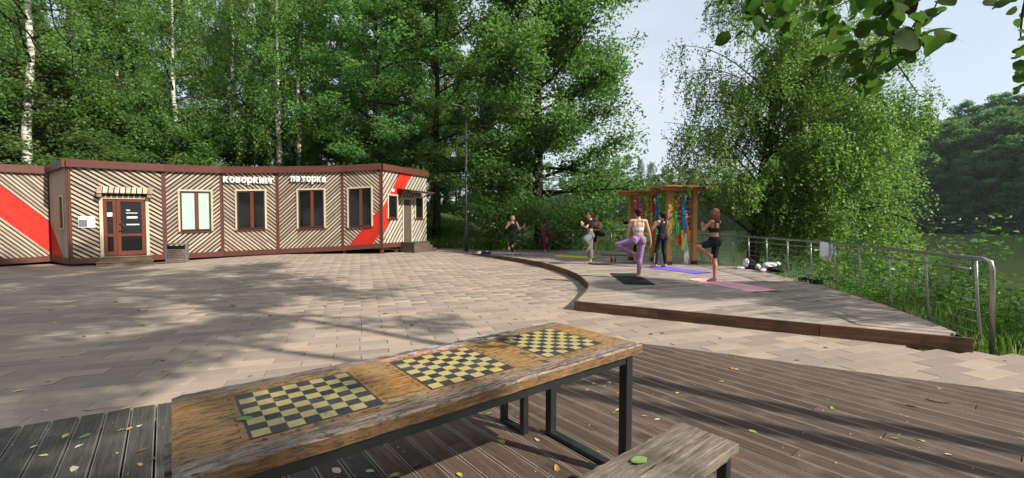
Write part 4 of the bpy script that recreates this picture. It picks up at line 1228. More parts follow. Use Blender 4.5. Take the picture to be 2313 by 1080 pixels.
def ribbon(label, colour, x, yt, yb, Y, w=0.09, lean=0.0):
    p = at(x, yt, Y); q = at(x + lean, yb, Y)
    r = thing('ribbon', label, 'ribbon', (p[0], p[1], q[2]), 0, 'ribbons tied to the pergola')
    rn = random.Random(int(x * 7))
    m = MB(); o_ = np.array([p[0], p[1], q[2]])
    n = 9
    for strand in range(3):
        pts, rad = [], []
        off = (strand - 1) * w * 0.33
        for k in range(n):
            f = k / (n - 1)
            c = p + (q - p) * f
            pts.append(c - o_ + np.array([off * min(1, 0.25 + f * 1.5) + rn.uniform(-.012, .012), rn.uniform(-.02, .02), 0.03 * rn.random() if k == n - 1 else 0]))
            rad.append(w * (0.19 + 0.09 * math.sin(f * 9 + strand)))
        m.tube(pts, rad, 6)
    m.build('cloth_strip', M[colour], r, True)
    m = MB(); m.ell(p - o_ + np.array([0, 0, -0.01]), (w * 0.42, 0.05, 0.045), 10, 6); m.build('knot', M[colour], r, True)
ribbon('bright pink ribbon on the left post of the pergola', 'rib_pink', 1439, 436, 474, 15.4, 0.10)
ribbon('lime ribbon left of the red one in the middle of the pergola', 'rib_lime', 1470, 437, 498, 15.3, 0.07, 4)
ribbon('red ribbon between the lime and blue ones under the pergola roof', 'rib_red', 1476, 435, 482, 15.25, 0.10)
ribbon('blue ribbon hanging above the head of the woman in black', 'rib_blue', 1483, 430, 494, 15.2, 0.10, 0)
ribbon('orange ribbon low on the left wall bars', 'rib_orange', 1458, 477, 500, 15.5, 0.09)
ribbon('purple ribbon near the top of the right wall bars', 'rib_purple', 1512, 434, 466, 14.1, 0.07)
ribbon('yellow ribbon next to the middle post of the pergola', 'rib_lime', 1519, 450, 512, 14.05, 0.10, 3)
ribbon('salmon ribbon at the top of the right wall bars', 'rib_orange', 1530, 438, 485, 14.3, 0.09)
ribbon('green ribbon between the yellow and the red ones', 'rib_green', 1526, 480, 532, 14.0, 0.10, 5)
ribbon('long red ribbon hanging low on the right wall bars', 'rib_red', 1533, 500, 557, 14.05, 0.09, 4)
ribbon('broad blue ribbon on the right wall bars', 'rib_blue', 1543, 451, 520, 14.1, 0.12, 3)
ribbon('orange ribbon beside the right post of the pergola', 'rib_orange', 1550, 484, 544, 14.1, 0.09, 5)
ribbon('yellow ribbon high on the left wall bars', 'rib_lime', 1463, 440, 492, 15.45, 0.08, -2)
ribbon('green ribbon right of the blue one in the middle', 'rib_green', 1490, 436, 488, 15.1, 0.08, 2)
ribbon('dark pink ribbon just left of the lime one', 'rib_pink', 1452, 440, 482, 15.5, 0.07, 2)
ribbon('short red ribbon high on the right wall bars', 'rib_red', 1537, 441, 476, 14.2, 0.07)
ribbon('purple ribbon between the broad blue and orange ones', 'rib_purple', 1554, 446, 500, 14.2, 0.06, -2)
ribbon('yellow ribbon low on the right wall bars', 'rib_lime', 1541, 522, 566, 14.0, 0.07, 2)
ribbon('greyish white cloth hanging to the floor by the right post', 'rib_white', 1548, 530, 598, 14.05, 0.13, 2)

# ---------------------------------------------------------------- lamp post, string lights
p = at(1053, 560, 20.4)
lz = terrain(p[0], p[1])
lp = thing('lamp_post', 'tall slim black lamp post standing behind the deck by the grassy bank', 'street lamp', (p[0], p[1], lz))
H = at(1048, 245, 20.4)[2] - lz
m = MB(); m.tube([(0, 0, -0.1), (0, 0, 1.2), (0, 0, 1.25), (0, 0, H)], [0.10, 0.10, 0.065, 0.045], 10); m.build('pole', M['lamp_metal'], lp, True)
m = MB(); m.beam((0, 0, H - 0.02), (-0.35, -0.15, H + 0.06), 0.05, 0.05); m.build('arm', M['lamp_metal'], lp)
m = MB(); m.beam((-0.2, -0.08, H + 0.05), (-0.62, -0.28, H + 0.10), 0.18, 0.07); m.build('lamp_head', M['lamp_metal'], lp, bevel=0.015)
def string_lights(label, a, b, n, sag, r=0.045):
    a, b = np.array(a), np.array(b)
    o_ = a.copy()
    st = thing('string_lights', label, 'string lights', a)
    pts = [a + (b - a) * f + np.array([0, 0, -4 * sag * f * (1 - f)]) - o_ for f in np.linspace(0, 1, 25)]
    m = MB(); m.tube(pts, 0.008, 5); m.build('cable', M['lamp_metal'], st)
    for k in range(n):
        f = (k + 0.5) / n
        c = a + (b - a) * f + np.array([0, 0, -4 * sag * f * (1 - f)]) - o_
        m = MB(); m.ell(c + np.array([0, 0, -0.09]), (r, r, r * 1.2), 8, 6); o = m.build('bulb', M['bulb'], st, True)
        m = MB(); m.tube([c, c + np.array([0, 0, -0.06])], 0.016, 6); m.build('socket', M['lamp_metal'], o)
string_lights('string of white bulbs stretched low over the lake at the right', at(2080, 491, 15.5), at(2345, 478, 14.0), 7, 0.05, 0.028)
string_lights('string of bulbs dropping from the lamp post to the stairs', np.array([p[0], p[1], at(1053, 470, 20.4)[2]]), at(1128, 512, 23.2), 9, 0.15, 0.045)

# ---------------------------------------------------------------- yoga mats and small things on the deck
def mat_on_deck(label, colour, pts, flip=False):
    P = [gp(x, y, DZ) for x, y in pts]
    c = sum(P) / 4
    # an honest rectangle: long axis from the midpoints of the short ends
    e0, e1 = (P[0] + P[1]) / 2, (P[2] + P[3]) / 2
    L = np.linalg.norm((e1 - e0)[:2]); a = math.atan2(e1[1] - e0[1], e1[0] - e0[0])
    W = 0.5 * (np.linalg.norm((P[1] - P[0])[:2]) + np.linalg.norm((P[2] - P[3])[:2]))
    L = min(max(L, 1.7), 1.95); W = min(max(W, 0.58), 0.68)
    t_ = thing('yoga_mat', label, 'yoga mat', (c[0], c[1], DZ), a, 'yoga mats on the deck')
    n = 22
    Vv, Ff = [], []
    rn = random.Random(len(label))
    for i in range(n):
        x = -L / 2 + L * i / (n - 1)
        lift = 0.02 * max(0, (abs(x) - L / 2 + 0.12) / 0.12) ** 2
        for y in (-W / 2, W / 2): Vv.append((x, y, 0.003 + lift + rn.uniform(0, 0.001)))
        for y in (W / 2, -W / 2): Vv.append((x, y, 0.012 + lift))
    for i in range(n - 1):
        for j in range(4): Ff.append((4 * i + j, 4 * i + (j + 1) % 4, 4 * i + 4 + (j + 1) % 4, 4 * i + 4 + j))
    Ff += [(3, 2, 1, 0), tuple(range(4 * n - 4, 4 * n))]
    m = MB(); m.add(Vv, Ff); m.build('mat_sheet', M[colour], t_)
    return t_
mat_on_deck('black yoga mat under the woman in lilac leggings', 'mat_black', [(1380, 620), (1430, 617), (1480, 645), (1418, 646)])
mat_on_deck('pink yoga mat nearest the deck edge', 'mat_pink', [(1560, 634), (1606, 630), (1757, 655), (1715, 665)])
mat_on_deck('violet blue yoga mat under the woman all in black', 'mat_blue', [(1455, 603), (1492, 602), (1610, 614), (1575, 622)])
mat_on_deck('yellow yoga mat on the far part of the deck', 'mat_yellow', [(1251, 580), (1266, 576.5), (1358, 581), (1340, 586)])
mat_on_deck('dark mat under the woman in grey wrap trousers', 'mat_grey', [(1322, 598), (1350, 595), (1440, 593), (1435, 597)])
mat_on_deck('purple yoga mat at the far left end of the deck', 'mat_purple', [(1095, 572), (1103, 576), (1178, 577), (1160, 573)])
mat_on_deck('purple yoga mat under the woman in maroon trousers', 'mat_purple', [(1180, 566), (1190, 569.5), (1262, 569), (1252, 565)])
mat_on_deck('pale teal yoga mat behind the yellow one', 'mat_teal', [(1275, 569), (1280, 571.5), (1358, 572), (1352, 569)])
mat_on_deck('charcoal mat left of the pergola post', 'mat_grey', [(1368, 575), (1375, 578), (1440, 579), (1432, 576)])
def bottle(label, x, y, colour, h=0.24, r=0.035):
    p = gp(x, y, DZ)
    b = thing('water_bottle', label, 'bottle', p)
    n = 14
    m = MB(); m.tube([(0, 0, 0.001), (0, 0, h * 0.68), (0, 0, h * 0.8), (0, 0, h * 0.86)], [r, r, r * 0.6, r * 0.5], 12); m.build('body', colour, b, True)
    m = MB(); m.tube([(0, 0, h * 0.86), (0, 0, h)], [r * 0.62, r * 0.6], 12); m.build('cap', M['black'], b, True)
M['bottle_red'] = plain('bottle_red', (0.22, 0.015, 0.02), 0.3)
M['bottle_dark'] = plain('bottle_dark', (0.02, 0.03, 0.035), 0.3)
bottle('dark red water bottle standing on the dark mat', 1382, 593, M['bottle_red'], 0.28, 0.045)
bottle('slim dark water bottle right of the red one', 1390, 594, M['bottle_dark'], 0.25, 0.032)
from mathutils import noise as mnoise
def heap(name, label, cat, x, y, parts, z=DZ):
    p = gp(x, y, z)
    h = thing(name, label, cat, p)
    for nm, colour, c, r, rz in parts:
        rn = random.Random(sum(map(ord, nm)) % 1000 + int(x))
        m = MB(); m.ell((0, 0, 0), (1, 1, 1), 30, 20)
        Rz = Matrix.Rotation(rz, 3, 'Z'); sd_ = Vector((rn.uniform(0, 50), rn.uniform(0, 50), rn.uniform(0, 50)))
        Vn = []
        for v in m.V:
            d = Vector(v)
            k = 1.0 + 0.30 * mnoise.noise(d * 1.5 + sd_) + 0.34 * (0.5 - abs(mnoise.noise(d * 2.6 + sd_ * 2))) - 0.17 + 0.10 * mnoise.noise(d * 7 + sd_)
            q = Rz @ Vector((d.x * r[0] * k, d.y * r[1] * k, d.z * r[2] * k))
            Vn.append((c[0] + q.x, c[1] + q.y, max(0.004, c[2] + q.z)))
        m.V = Vn
        o = m.build(nm, M[colour], h, True)
        sd = o.modifiers.new('soft', 'SUBSURF'); sd.levels = 1; sd.render_levels = 1
    return h
heap('clothes_bundle', 'blue and white bundle of clothes on the far left corner of the deck', 'clothes', 1092, 574.5,
     [('white_cloth', 'white_cloth', (-0.16, 0, 0.06), (0.16, 0.12, 0.08), 0.3), ('navy_cloth', 'navy', (0.1, 0, 0.06), (0.26, 0.14, 0.085), 0.1), ('white_fold', 'white_cloth', (0.16, -0.05, 0.11), (0.1, 0.07, 0.045), 0.2)])
bg = heap('sports_bag', 'black and white sports bag slumped on the deck by the birch trunk', 'bag', 1692, 608,
     [('bag_body', 'black', (0.03, 0, 0.15), (0.20, 0.13, 0.17), 0.3), ('white_panel', 'white_cloth', (-0.12, -0.05, 0.2), (0.06, 0.10, 0.14), 0.5), ('side_pocket', 'white_cloth', (0.20, -0.10, 0.08), (0.09, 0.07, 0.085), 0.1), ('shoe', 'white_cloth', (-0.28, -0.05, 0.04), (0.13, 0.06, 0.05), 0.0)])
p = np.array([0, 0, 0])
m = MB(); m.tube([(-0.1, 0, 0.28), (-0.14, -0.05, 0.36), (-0.02, -0.06, 0.38), (0.06, -0.02, 0.3)], 0.012, 6); m.build('strap', M['black'], bg, True)
heap('clothes_pile', 'white clothes piled over a black bag near the railing', 'clothes', 1742, 615,
     [('bag', 'black', (0.10, -0.03, 0.10), (0.22, 0.14, 0.12), 0.0), ('white_top', 'white_cloth', (-0.02, 0.02, 0.20), (0.24, 0.14, 0.085), 0.2), ('sleeve', 'white_cloth', (-0.25, -0.04, 0.07), (0.13, 0.07, 0.06), 0.6), ('white_fold', 'white_cloth', (0.16, 0.0, 0.22), (0.12, 0.10, 0.07), 0.9)])
def sandals(label, x, y, sole, strap):
    p = gp(x, y, DZ)
    s_ = thing('sandals', label, 'shoes', p, 0.15)
    for k in range(2):
        m = MB()
        poly = [(0.13 * math.cos(a) * (1 if math.cos(a) > 0 else 0.95) + k * 0.03, 0.045 * math.sin(a) * (1.1 if math.cos(a) > 0 else 0.85) + (k - 0.5) * 0.13) for a in np.linspace(0, 2 * math.pi, 16, endpoint=False)]
        m.prism(poly, 0.001, 0.025); o = m.build('sole', sole, s_)
        m = MB(); m.tube([(0.05 + k * 0.03, (k - 0.5) * 0.13 + 0.05 * math.cos(a), 0.02 + 0.06 * math.sin(a)) for a in np.linspace(0, math.pi, 7)], 0.022, 6); m.build('strap', strap, s_, True)
        m = MB(); m.tube([(-0.07 + k * 0.03, (k - 0.5) * 0.13 + 0.045 * math.cos(a), 0.02 + 0.07 * math.sin(a)) for a in np.linspace(0, math.pi, 7)], 0.016, 6); m.build('strap', strap, s_, True)
sandals('brown sandals left on the deck edge by the railing', 1816, 636, M['step_wood'], M['black'])
sandals('black sandals lying right of the brown pair', 1843, 641, M['black'], M['black'])
# towel over the rail
s = 0.0
best = min(np.arange(0, 9, 0.02), key=lambda s_: abs((along(s_)[0][0] - at(1872, 560, along(s_)[0][1])[0])))
p, d, o_ = along(best)
tw = thing('towel', 'white towel folded over the handrail', 'towel', (p[0] - o_[0] * 0.06, p[1] - o_[1] * 0.06, RT), math.atan2(d[1], d[0]))
Vv, Ff = [], []
nu, nv = 14, 18
rn = random.Random(3)
for i in range(nu):
    for j in range(nv):
        x = -0.16 + 0.32 * i / (nu - 1)
        f = j / (nv - 1)
        L1, L2 = 0.37 + 0.07 * math.sin(i * 0.75 + 0.5) + 0.03 * math.sin(i * 2.3), 0.26
        sft = -L1 + f * (L1 + L2 + 0.1)
        if sft < -0.05: y, z = -0.036, sft + 0.05
        elif sft < 0.05: a = (sft + 0.05) / 0.1 * math.pi; y, z = -0.036 * math.cos(a), 0.036 * math.sin(a)
        else: y, z = 0.036, -(sft - 0.05)
        fold = (0.028 * math.sin(x * 46 + z * 5) + 0.012 * math.sin(x * 90)) * min(1, abs(z) * 5)
        Vv.append((x * (1 + 0.55 * z) + 0.02 * math.sin(z * 14), y + fold, z + 0.004))
for i in range(nu - 1):
    for j in range(nv - 1): Ff.append((i * nv + j, (i + 1) * nv + j, (i + 1) * nv + j + 1, i * nv + j + 1))
m = MB(); m.add(Vv, Ff); o = m.build('towel_cloth', M['towel_white'], tw, True)
sd = o.modifiers.new('thick', 'SOLIDIFY'); sd.thickness = 0.01
# ---------------------------------------------------------------- people
def capsule(p0, p1, r0, r1, n=12, flat=None):
    """closed tapered limb; flat=(direction, factor) squashes its section"""
    p0, p1 = np.array(p0, float), np.array(p1, float)
    d = p1 - p0; L = np.linalg.norm(d)
    d = d / L if L > 1e-6 else np.array([0, 0, 1.0])
    ref = np.array([0, 0, 1.0]) if abs(d[2]) < 0.9 else np.array([0, 1.0, 0])
    a = np.cross(d, ref); a /= np.linalg.norm(a); b = np.cross(d, a)
    rings = []
    for th in np.linspace(-math.pi / 2, 0, 5): rings.append((p0 + d * r0 * math.sin(th), r0 * math.cos(th)))
    for f in (0.33, 0.66): rings.append((p0 + (p1 - p0) * f, r0 + (r1 - r0) * f))
    for th in np.linspace(0, math.pi / 2, 5): rings.append((p1 + d * r1 * math.sin(th), r1 * math.cos(th)))
    V = []
    for c, r in rings:
        r = max(r, 1e-4)
        for k in range(n):
            an = 2 * math.pi * k / n
            o = r * (math.cos(an) * a + math.sin(an) * b)
            if flat is not None:
                fd_, ff = flat
                o = o - fd_ * np.dot(o, fd_) * (1 - ff)
            V.append(c + o)
    Fs = []
    for i in range(len(rings) - 1):
        for k in range(n): Fs.append((i * n + k, i * n + (k + 1) % n, (i + 1) * n + (k + 1) % n, (i + 1) * n + k))
    Fs += [tuple(range(n - 1, -1, -1)), tuple(range((len(rings) - 1) * n, len(rings) * n))]
    return V, Fs
FWD = np.array([0, 1.0, 0])
def hand_caps(w, d, pn_, side, curl=0.25):
    """palm and five fingers from wrist w along d; pn_ = palm normal, side = direction of the thumb"""
    w, d, pn_, side = [np.array(q, float) for q in (w, d, pn_, side)]
    d /= np.linalg.norm(d); pn_ = pn_ - d * np.dot(pn_, d); pn_ /= np.linalg.norm(pn_) + 1e-9
    side = np.cross(d, pn_) * (1 if np.dot(np.cross(d, pn_), side) >= 0 else -1)
    out = []
    for s in (-0.022, 0.0, 0.022):
        out.append((w + side * s * 0.6, w + d * 0.085 + side * s * 1.15, 0.017, 0.015, (pn_, 0.8)))
    for k, (s, l) in enumerate(((0.030, 0.068), (0.0105, 0.078), (-0.0095, 0.072), (-0.029, 0.056))):
        b = w + d * 0.088 + side * s
        m_ = b + (d + pn_ * curl) * l * 0.5; e = m_ + (d + pn_ * curl * 2.6) / (1 + curl) * l * 0.5
        out += [(b, m_, 0.0095, 0.009, None), (m_, e, 0.009, 0.0078, None)]
    tb_ = w + d * 0.025 + side * 0.028
    tm = tb_ + (d * 0.6 + side * 0.75) * 0.036; te = tm + (d * 0.95 + side * 0.25 + pn_ * 0.3) * 0.032
    out += [(tb_, tm, 0.0125, 0.0105, None), (tm, te, 0.0105, 0.009, None)]
    return out
def person(label, loc, yaw, J, skin, garments, hair, H=1.66, lean=None):
    """J overrides joints (right = +X, facing +Y, metres at H=1.66); garments: (name, material, test, offset)"""
    j = dict(pelvis=(0, 0, .93), waist=(0, 0, 1.05), chest=(0, .005, 1.23), neck=(0, -.015, 1.40), head=(0, .015, 1.545),
             shR=(.165, -.015, 1.365), shL=(-.165, -.015, 1.365), elR=(.22, -.03, 1.09), elL=(-.22, -.03, 1.09), wrR=(.24, .04, .86), wrL=(-.24, .04, .86),
             hdR=(0, .1, -1), hdL=(0, .1, -1), pnR=(-1, 0, 0), pnL=(1, 0, 0), thR=(0, 1, 0), thL=(0, 1, 0),
             hipR=(.088, 0, .89), hipL=(-.088, 0, .89), knR=(.095, .02, .485), knL=(-.095, .02, .485), anR=(.09, -.02, .085), anL=(-.09, -.02, .085),
             toR=(.11, .13, .022), toL=(-.11, .13, .022))
    j.update(J)
    j = {k: np.array(v, float) for k, v in j.items()}
    B = []                                             # (bone, p0, p1, r0, r1, flat)
    def add(n, a, b, r0, r1, flat=None): B.append((n, np.array(a, float), np.array(b, float), r0, r1, flat))
    fl = (FWD, 0.72)
    add('pelvis', j['pelvis'] + [-.06, 0, -.01], j['pelvis'] + [.06, 0, -.01], .115, .115, (FWD, 0.86))
    add('waist', j['pelvis'] + [0, 0, .04], j['waist'] + [0, 0, .02], .128, .112, fl)
    add('chest', j['waist'], j['chest'] + [0, 0, .02], .112, .138, fl)
    add('chest', j['chest'] + [-.055, 0, .04], j['chest'] + [.055, 0, .04], .105, .105, (FWD, 0.8))
    for s in ('L', 'R'):
        add('chest', j['neck'] + [0, 0, -.035], j['sh' + s] + [0, 0, -.005], .055, .05)
        k = 1 if s == 'R' else -1
        add('chest', j['chest'] + [k * .06, .06, .0], j['chest'] + [k * .065, .075, -.01], .055, .05)
        add('pelvis', j['hip' + s] + [0, -.045, .035], j['hip' + s] + [k * .01, -.05, .0], .085, .08)
        add('upperarm' + s, j['sh' + s], j['el' + s], .045, .036)
        add('forearm' + s, j['el' + s], j['wr' + s], .036, .024)
        h, kn, an, to = j['hip' + s], j['kn' + s], j['an' + s], j['to' + s]
        add('thigh' + s, h, kn, .088, .056)
        dk = an - kn
        calf = kn + dk * 0.30 + np.array(j.get('calf' + s, (0, -.018, 0)))
        add('shin' + s, kn, calf, .052, .054)
        add('shin' + s, calf, an, .054, .033)
        heel = an + (an - to) * 0.0 + dk / np.linalg.norm(dk) * 0.035
        add('foot' + s, heel - (to - an) * 0.12, (heel + to) / 2 + (an - heel) * .25, .032, .033)
        add('foot' + s, an, to, .033, .024); add('foot' + s, heel, to, .03, .024)
        sd = np.cross(to - an, dk); sd /= np.linalg.norm(sd) + 1e-9
        tdir = (to - heel); tdir /= np.linalg.norm(tdir)
        for q in range(5):
            b0 = to + sd * (q - 2) * .016
            add('foot' + s, b0 - tdir * .03, b0 + tdir * (.028 - .003 * abs(q - 1)), .012, .010)
        for (a_, b_, r0, r1, f_) in hand_caps(j['wr' + s], j['hd' + s], j['pn' + s], j['th' + s]): add('hand' + s, a_, b_, r0, r1, f_)
    hv = j['head']
    hf = np.array(j.get('face', (0, 1, 0)), float); hf /= np.linalg.norm(hf)
    hs = np.array([hf[1], -hf[0], 0]); up = np.array([0, 0, 1.0])
    add('neck', j['neck'] + [0, 0, -.04], hv + [0, 0, -.07] - hf * .012, .052, .048)
    add('head', hv - up * .02 + hf * .012, hv + up * .035 - hf * .012, .076, .084)
    add('head', hv - up * .075 + hf * .042, hv - up * .03 + hf * .035, .042, .058)
    add('head', hv + up * .0 + hf * .085, hv - up * .028 + hf * .102, .010, .0135)
    for k in (-1, 1):
        add('head', hv + hs * k * .079 - hf * .005 + up * .008, hv + hs * k * .079 - hf * .002 - up * .022, .014, .010)
        add('head', hv + hs * k * .04 + hf * .062 - up * .028, hv + hs * k * .03 + hf * .06 - up * .03, .025, .025)
    mb = MB()
    for n, a, b, r0, r1, f_ in B:
        V, Fs = capsule(a, b, r0, r1, 12, f_); mb.add(V, Fs)
    raw = bpy.data.objects.new('raw', mb.mesh('raw', None)); COL.objects.link(raw)
    r = raw.modifiers.new('r', 'REMESH'); r.mode = 'VOXEL'; r.voxel_size = 0.0095; r.use_smooth_shade = True
    sm = raw.modifiers.new('s', 'SMOOTH'); sm.factor = 0.5; sm.iterations = 3
    dg = bpy.context.evaluated_depsgraph_get()
    me = bpy.data.meshes.new_from_object(raw.evaluated_get(dg))
    bpy.data.objects.remove(raw)
    me.name = 'body'; me.materials.clear(); me.materials.append(M[skin])
    for pgn in me.polygons: pgn.use_smooth = True
    root = thing('person', label, 'person', loc, yaw)
    sc = H / 1.66
    root.scale = (sc, sc, sc)
    body_ = link(bpy.data.objects.new('body', me), root)
    nv = len(me.vertices)
    co = np.zeros(nv * 3, np.float32); me.vertices.foreach_get('co', co); co = co.reshape(-1, 3)
    no = np.zeros(nv * 3, np.float32); me.vertices.foreach_get('normal', no); no = no.reshape(-1, 3)
    best = np.full(nv, 1e9); bi = np.zeros(nv, int); bt = np.zeros(nv)
    names = sorted(set(b[0] for b in B))
    for n, a, b, r0, r1, f_ in B:
        d = b - a; L2 = max(np.dot(d, d), 1e-9)
        t_ = np.clip(((co - a) @ d) / L2, 0, 1)
        dist = np.linalg.norm(co - (a + t_[:, None] * d), axis=1) - (r0 + (r1 - r0) * t_)
        mk = dist < best
        best[mk] = dist[mk]; bi[mk] = names.index(n)
        # run along the whole limb, from its joint
        if n[:-1] in ('thigh', 'shin', 'upperarm', 'forearm'):
            s = n[-1]
            A_, Z_ = {'thigh': ('hip', 'kn'), 'shin': ('kn', 'an'), 'upperarm': ('sh', 'el'), 'forearm': ('el', 'wr')}[n[:-1]]
            a2, d2 = j[A_ + s], j[Z_ + s] - j[A_ + s]
            bt[mk] = (((co - a2) @ d2) / np.dot(d2, d2))[mk]
        else: bt[mk] = t_[mk]
    bn = np.array(names)[bi]
    nf = len(me.polygons)
    faces = [tuple(p.vertices) for p in me.polygons]
    fa = np.array([f if len(f) == 4 else (*f, f[-1]) for f in faces])
    for gname, gmat, test, off in garments:
        keep = np.array([test(bn[i], bt[i], co[i]) for i in range(nv)])
        fk = fa[keep[fa].all(axis=1)]
        if not len(fk): continue
        used = np.unique(fk); mp_ = -np.ones(nv, int); mp_[used] = np.arange(len(used))
        o_ = off(bn[used], bt[used], co[used]) if callable(off) else off
        Vg = co[used] + no[used] * (np.asarray(o_)[:, None] if not np.isscalar(o_) else o_)
        g_ = np_mesh(gname, Vg, mp_[fk], M[gmat], True)
        go = link(bpy.data.objects.new(gname, g_), root)
        s_ = go.modifiers.new('hem', 'SOLIDIFY'); s_.thickness = 0.006; s_.offset = -1
    hair(root, hv, hf, hs, up)
    # eyes, brows and mouth
    for k in (-1, 1):
        m = MB(); m.ell(hv + hs * k * .031 + hf * .0795 + up * .004, (.013, .008, .007), 8, 6, Matrix(((hs[0], hf[0], 0), (hs[1], hf[1], 0), (0, 0, 1)))); m.build('eye', M['hair_dark'], root, True)
        m = MB(); m.ell(hv + hs * k * .032 + hf * .084 + up * .023, (.018, .005, .004), 8, 6, Matrix(((hs[0], hf[0], 0), (hs[1], hf[1], 0), (0, 0, 1)))); m.build('eyebrow', M['hair_dark'], root, True)
    m = MB(); m.ell(hv + hf * .087 - up * .058, (.022, .008, .007), 10, 6, Matrix(((hs[0], hf[0], 0), (hs[1], hf[1], 0), (0, 0, 1)))); m.build('mouth', M['lips'], root, True)
    return root
M['lips'] = plain('lips', (0.36, 0.09, 0.08), 0.4)
def cap(m, hv, hf, hs, up, k=1.0, rn=None):
    R = Matrix(((hs[0], hf[0], 0), (hs[1], hf[1], 0), (0, 0, 1)))
    m.ell(hv + up * .035 - hf * .03, (.092 * k, .088 * k, .090 * k), 18, 12, R, 0.02, rn)
def hair_bun(mat, pos=(-.10, .06)):
    def f(root, hv, hf, hs, up):
        rn = random.Random(2); m = MB(); cap(m, hv, hf, hs, up, 1.0, rn)
        m.ell(hv + hf * pos[0] + up * pos[1], (.05, .05, .048), 14, 10, None, 0.05, rn); m.ell(hv - hf * .05 - up * .02, (.07, .05, .06), 12, 8, None, 0.03, rn)
        m.build('hair', M[mat], root, True)
    return f
def hair_pony(mat):
    def f(root, hv, hf, hs, up):
        rn = random.Random(3); m = MB(); cap(m, hv, hf, hs, up, 1.02, rn)
        m.tube([hv - hf * .09 + up * .06, hv - hf * .125 + up * .02, hv - hf * .13 - up * .07, hv - hf * .11 - up * .17], [.03, .045, .042, .018], 10)
        m.ell(hv - hf * .05 - up * .015, (.072, .055, .07), 12, 8, None, 0.03, rn)
        m.build('hair', M[mat], root, True)
    return f
def hair_long(mat):
    def f(root, hv, hf, hs, up):
        rn = random.Random(4); m = MB(); cap(m, hv, hf, hs, up, 1.06, rn)
        for k in range(11):
            a = -1.9 + 3.8 * k / 10
            d = -hf * math.cos(a) + hs * math.sin(a)
            l = 0.20 + rn.uniform(-.02, .04)
            b = hv + up * .05 + d * .075
            m.tube([b, b - up * .08 + d * .018, b - up * .17 + d * .02, b - up * (l + .06) + d * rn.uniform(.0, .02)], [.035, .036, .032, .010], 8)
        m.build('hair', M[mat], root, True)
    return f
def hair_short(mat):
    def f(root, hv, hf, hs, up):
        rn = random.Random(5); m = MB(); cap(m, hv, hf, hs, up, 1.03, rn)
        m.ell(hv - hf * .04 - up * .01, (.085, .07, .085), 14, 10, None, 0.04, rn)
        m.build('hair', M[mat], root, True)
    return f
LEG = ('thighL', 'thighR', 'shinL', 'shinR')
def leggings(top=1.03, hem=0.97):
    return lambda b, t, c: (b in ('pelvis', 'waist') and c[2] < top) or (b in ('thighL', 'thighR')) or (b in ('shinL', 'shinR') and t < hem)
def shorts(top=1.02, hem=0.80):
    return lambda b, t, c: (b in ('pelvis', 'waist') and c[2] < top) or (b in ('thighL', 'thighR') and t < hem)
def tee(bottom=1.0, sleeve=0.55):
    return lambda b, t, c: (b in ('chest', 'waist', 'pelvis') and c[2] > bottom and c[2] < 1.395) or (b in ('upperarmL', 'upperarmR') and t < sleeve)
def tank(bottom=1.0, strap=0.075):
    return lambda b, t, c: (b in ('chest', 'waist', 'pelvis')) and c[2] > bottom and c[2] < 1.40 and abs(c[0]) < (0.19 if c[2] < 1.24 else 0.145) and not (c[2] > 1.33 and abs(c[0]) < 0.05)
def bra(bottom=1.135, racer=False):
    def f(b, t, c):
        if b not in ('chest', 'waist') or c[2] < bottom or c[2] > 1.40: return False
        if c[2] < 1.225: return True
        if c[2] < 1.28 and c[1] > 0: return True
        return 0.075 < abs(c[0]) < 0.115
    return f
TREE_L = dict(knL=(-.47, .12, .80), anL=(-.09, .03, .60), toL=(-.03, .06, .46), calfL=(-.02, -.02, -.01), knR=(.05, .01, .485), anR=(.015, -.02, .085), toR=(.03, .13, .022), hipR=(.085, 0, .89))
TREE_R = {k.replace('L', '#').replace('R', 'L').replace('#', 'R'): (-v[0], v[1], v[2]) for k, v in TREE_L.items()}
PRAY = dict(elR=(.27, .12, 1.17), elL=(-.27, .12, 1.17), wrR=(.055, .24, 1.22), wrL=(-.055, .24, 1.22), hdR=(-.18, .25, 1), hdL=(.18, .25, 1), pnR=(-1, 0, 0), pnL=(1, 0, 0), thR=(0, -1, 0), thL=(0, -1, 0))
def pos(x, y): return gp(x, y, DZ + 0.012)
FL = math.radians
# seen from behind, lilac leggings
person('woman in white bra top and lilac leggings balancing on one leg, seen from behind', pos(1440, 629), FL(-4),
       dict(TREE_L, elL=(-.22, .03, 1.09), wrL=(-.20, .12, .88), elR=(.25, -.02, 1.10), wrR=(.30, .02, .87)), 'skin',
       [('leggings', 'lilac', leggings(1.05), 0.007), ('bra_top', 'white_cloth', bra(1.13), 0.008)], hair_bun('hair_brown'), 1.70)
g = person('woman all in black with legs apart and hands together, back turned', pos(1494, 604), FL(28),
       dict(PRAY, knL=(-.17, .05, .485), anL=(-.20, .03, .085), toL=(-.25, .17, .022), knR=(.09, .0, .485), anR=(.09, -.06, .085), toR=(.12, .09, .022)), 'skin',
       [('leggings', 'black', leggings(1.05), 0.007), ('tank_top', 'black', tank(1.0), 0.010)], hair_pony('hair_dark'), 1.70)
m = MB()
for k in range(8):
    z = 0.17 + k * 0.034
    m.box((-0.262 + 0.028 * (z - 0.1) / 0.4, 0.035, z), (0.006, 0.03, 0.022 if k % 3 else 0.012))
o = m.build('leg_print', M['white'], g); o['label'] = 'white lettering running up the shin'
person('woman with long auburn hair in black crop top and cycling shorts on one leg', pos(1611, 637), FL(38),
       dict(TREE_L, **PRAY), 'skin_tan', [('shorts', 'black', shorts(1.04, 0.86), 0.008), ('crop_top', 'black', bra(1.12), 0.008)], hair_long('hair_auburn'), 1.68)
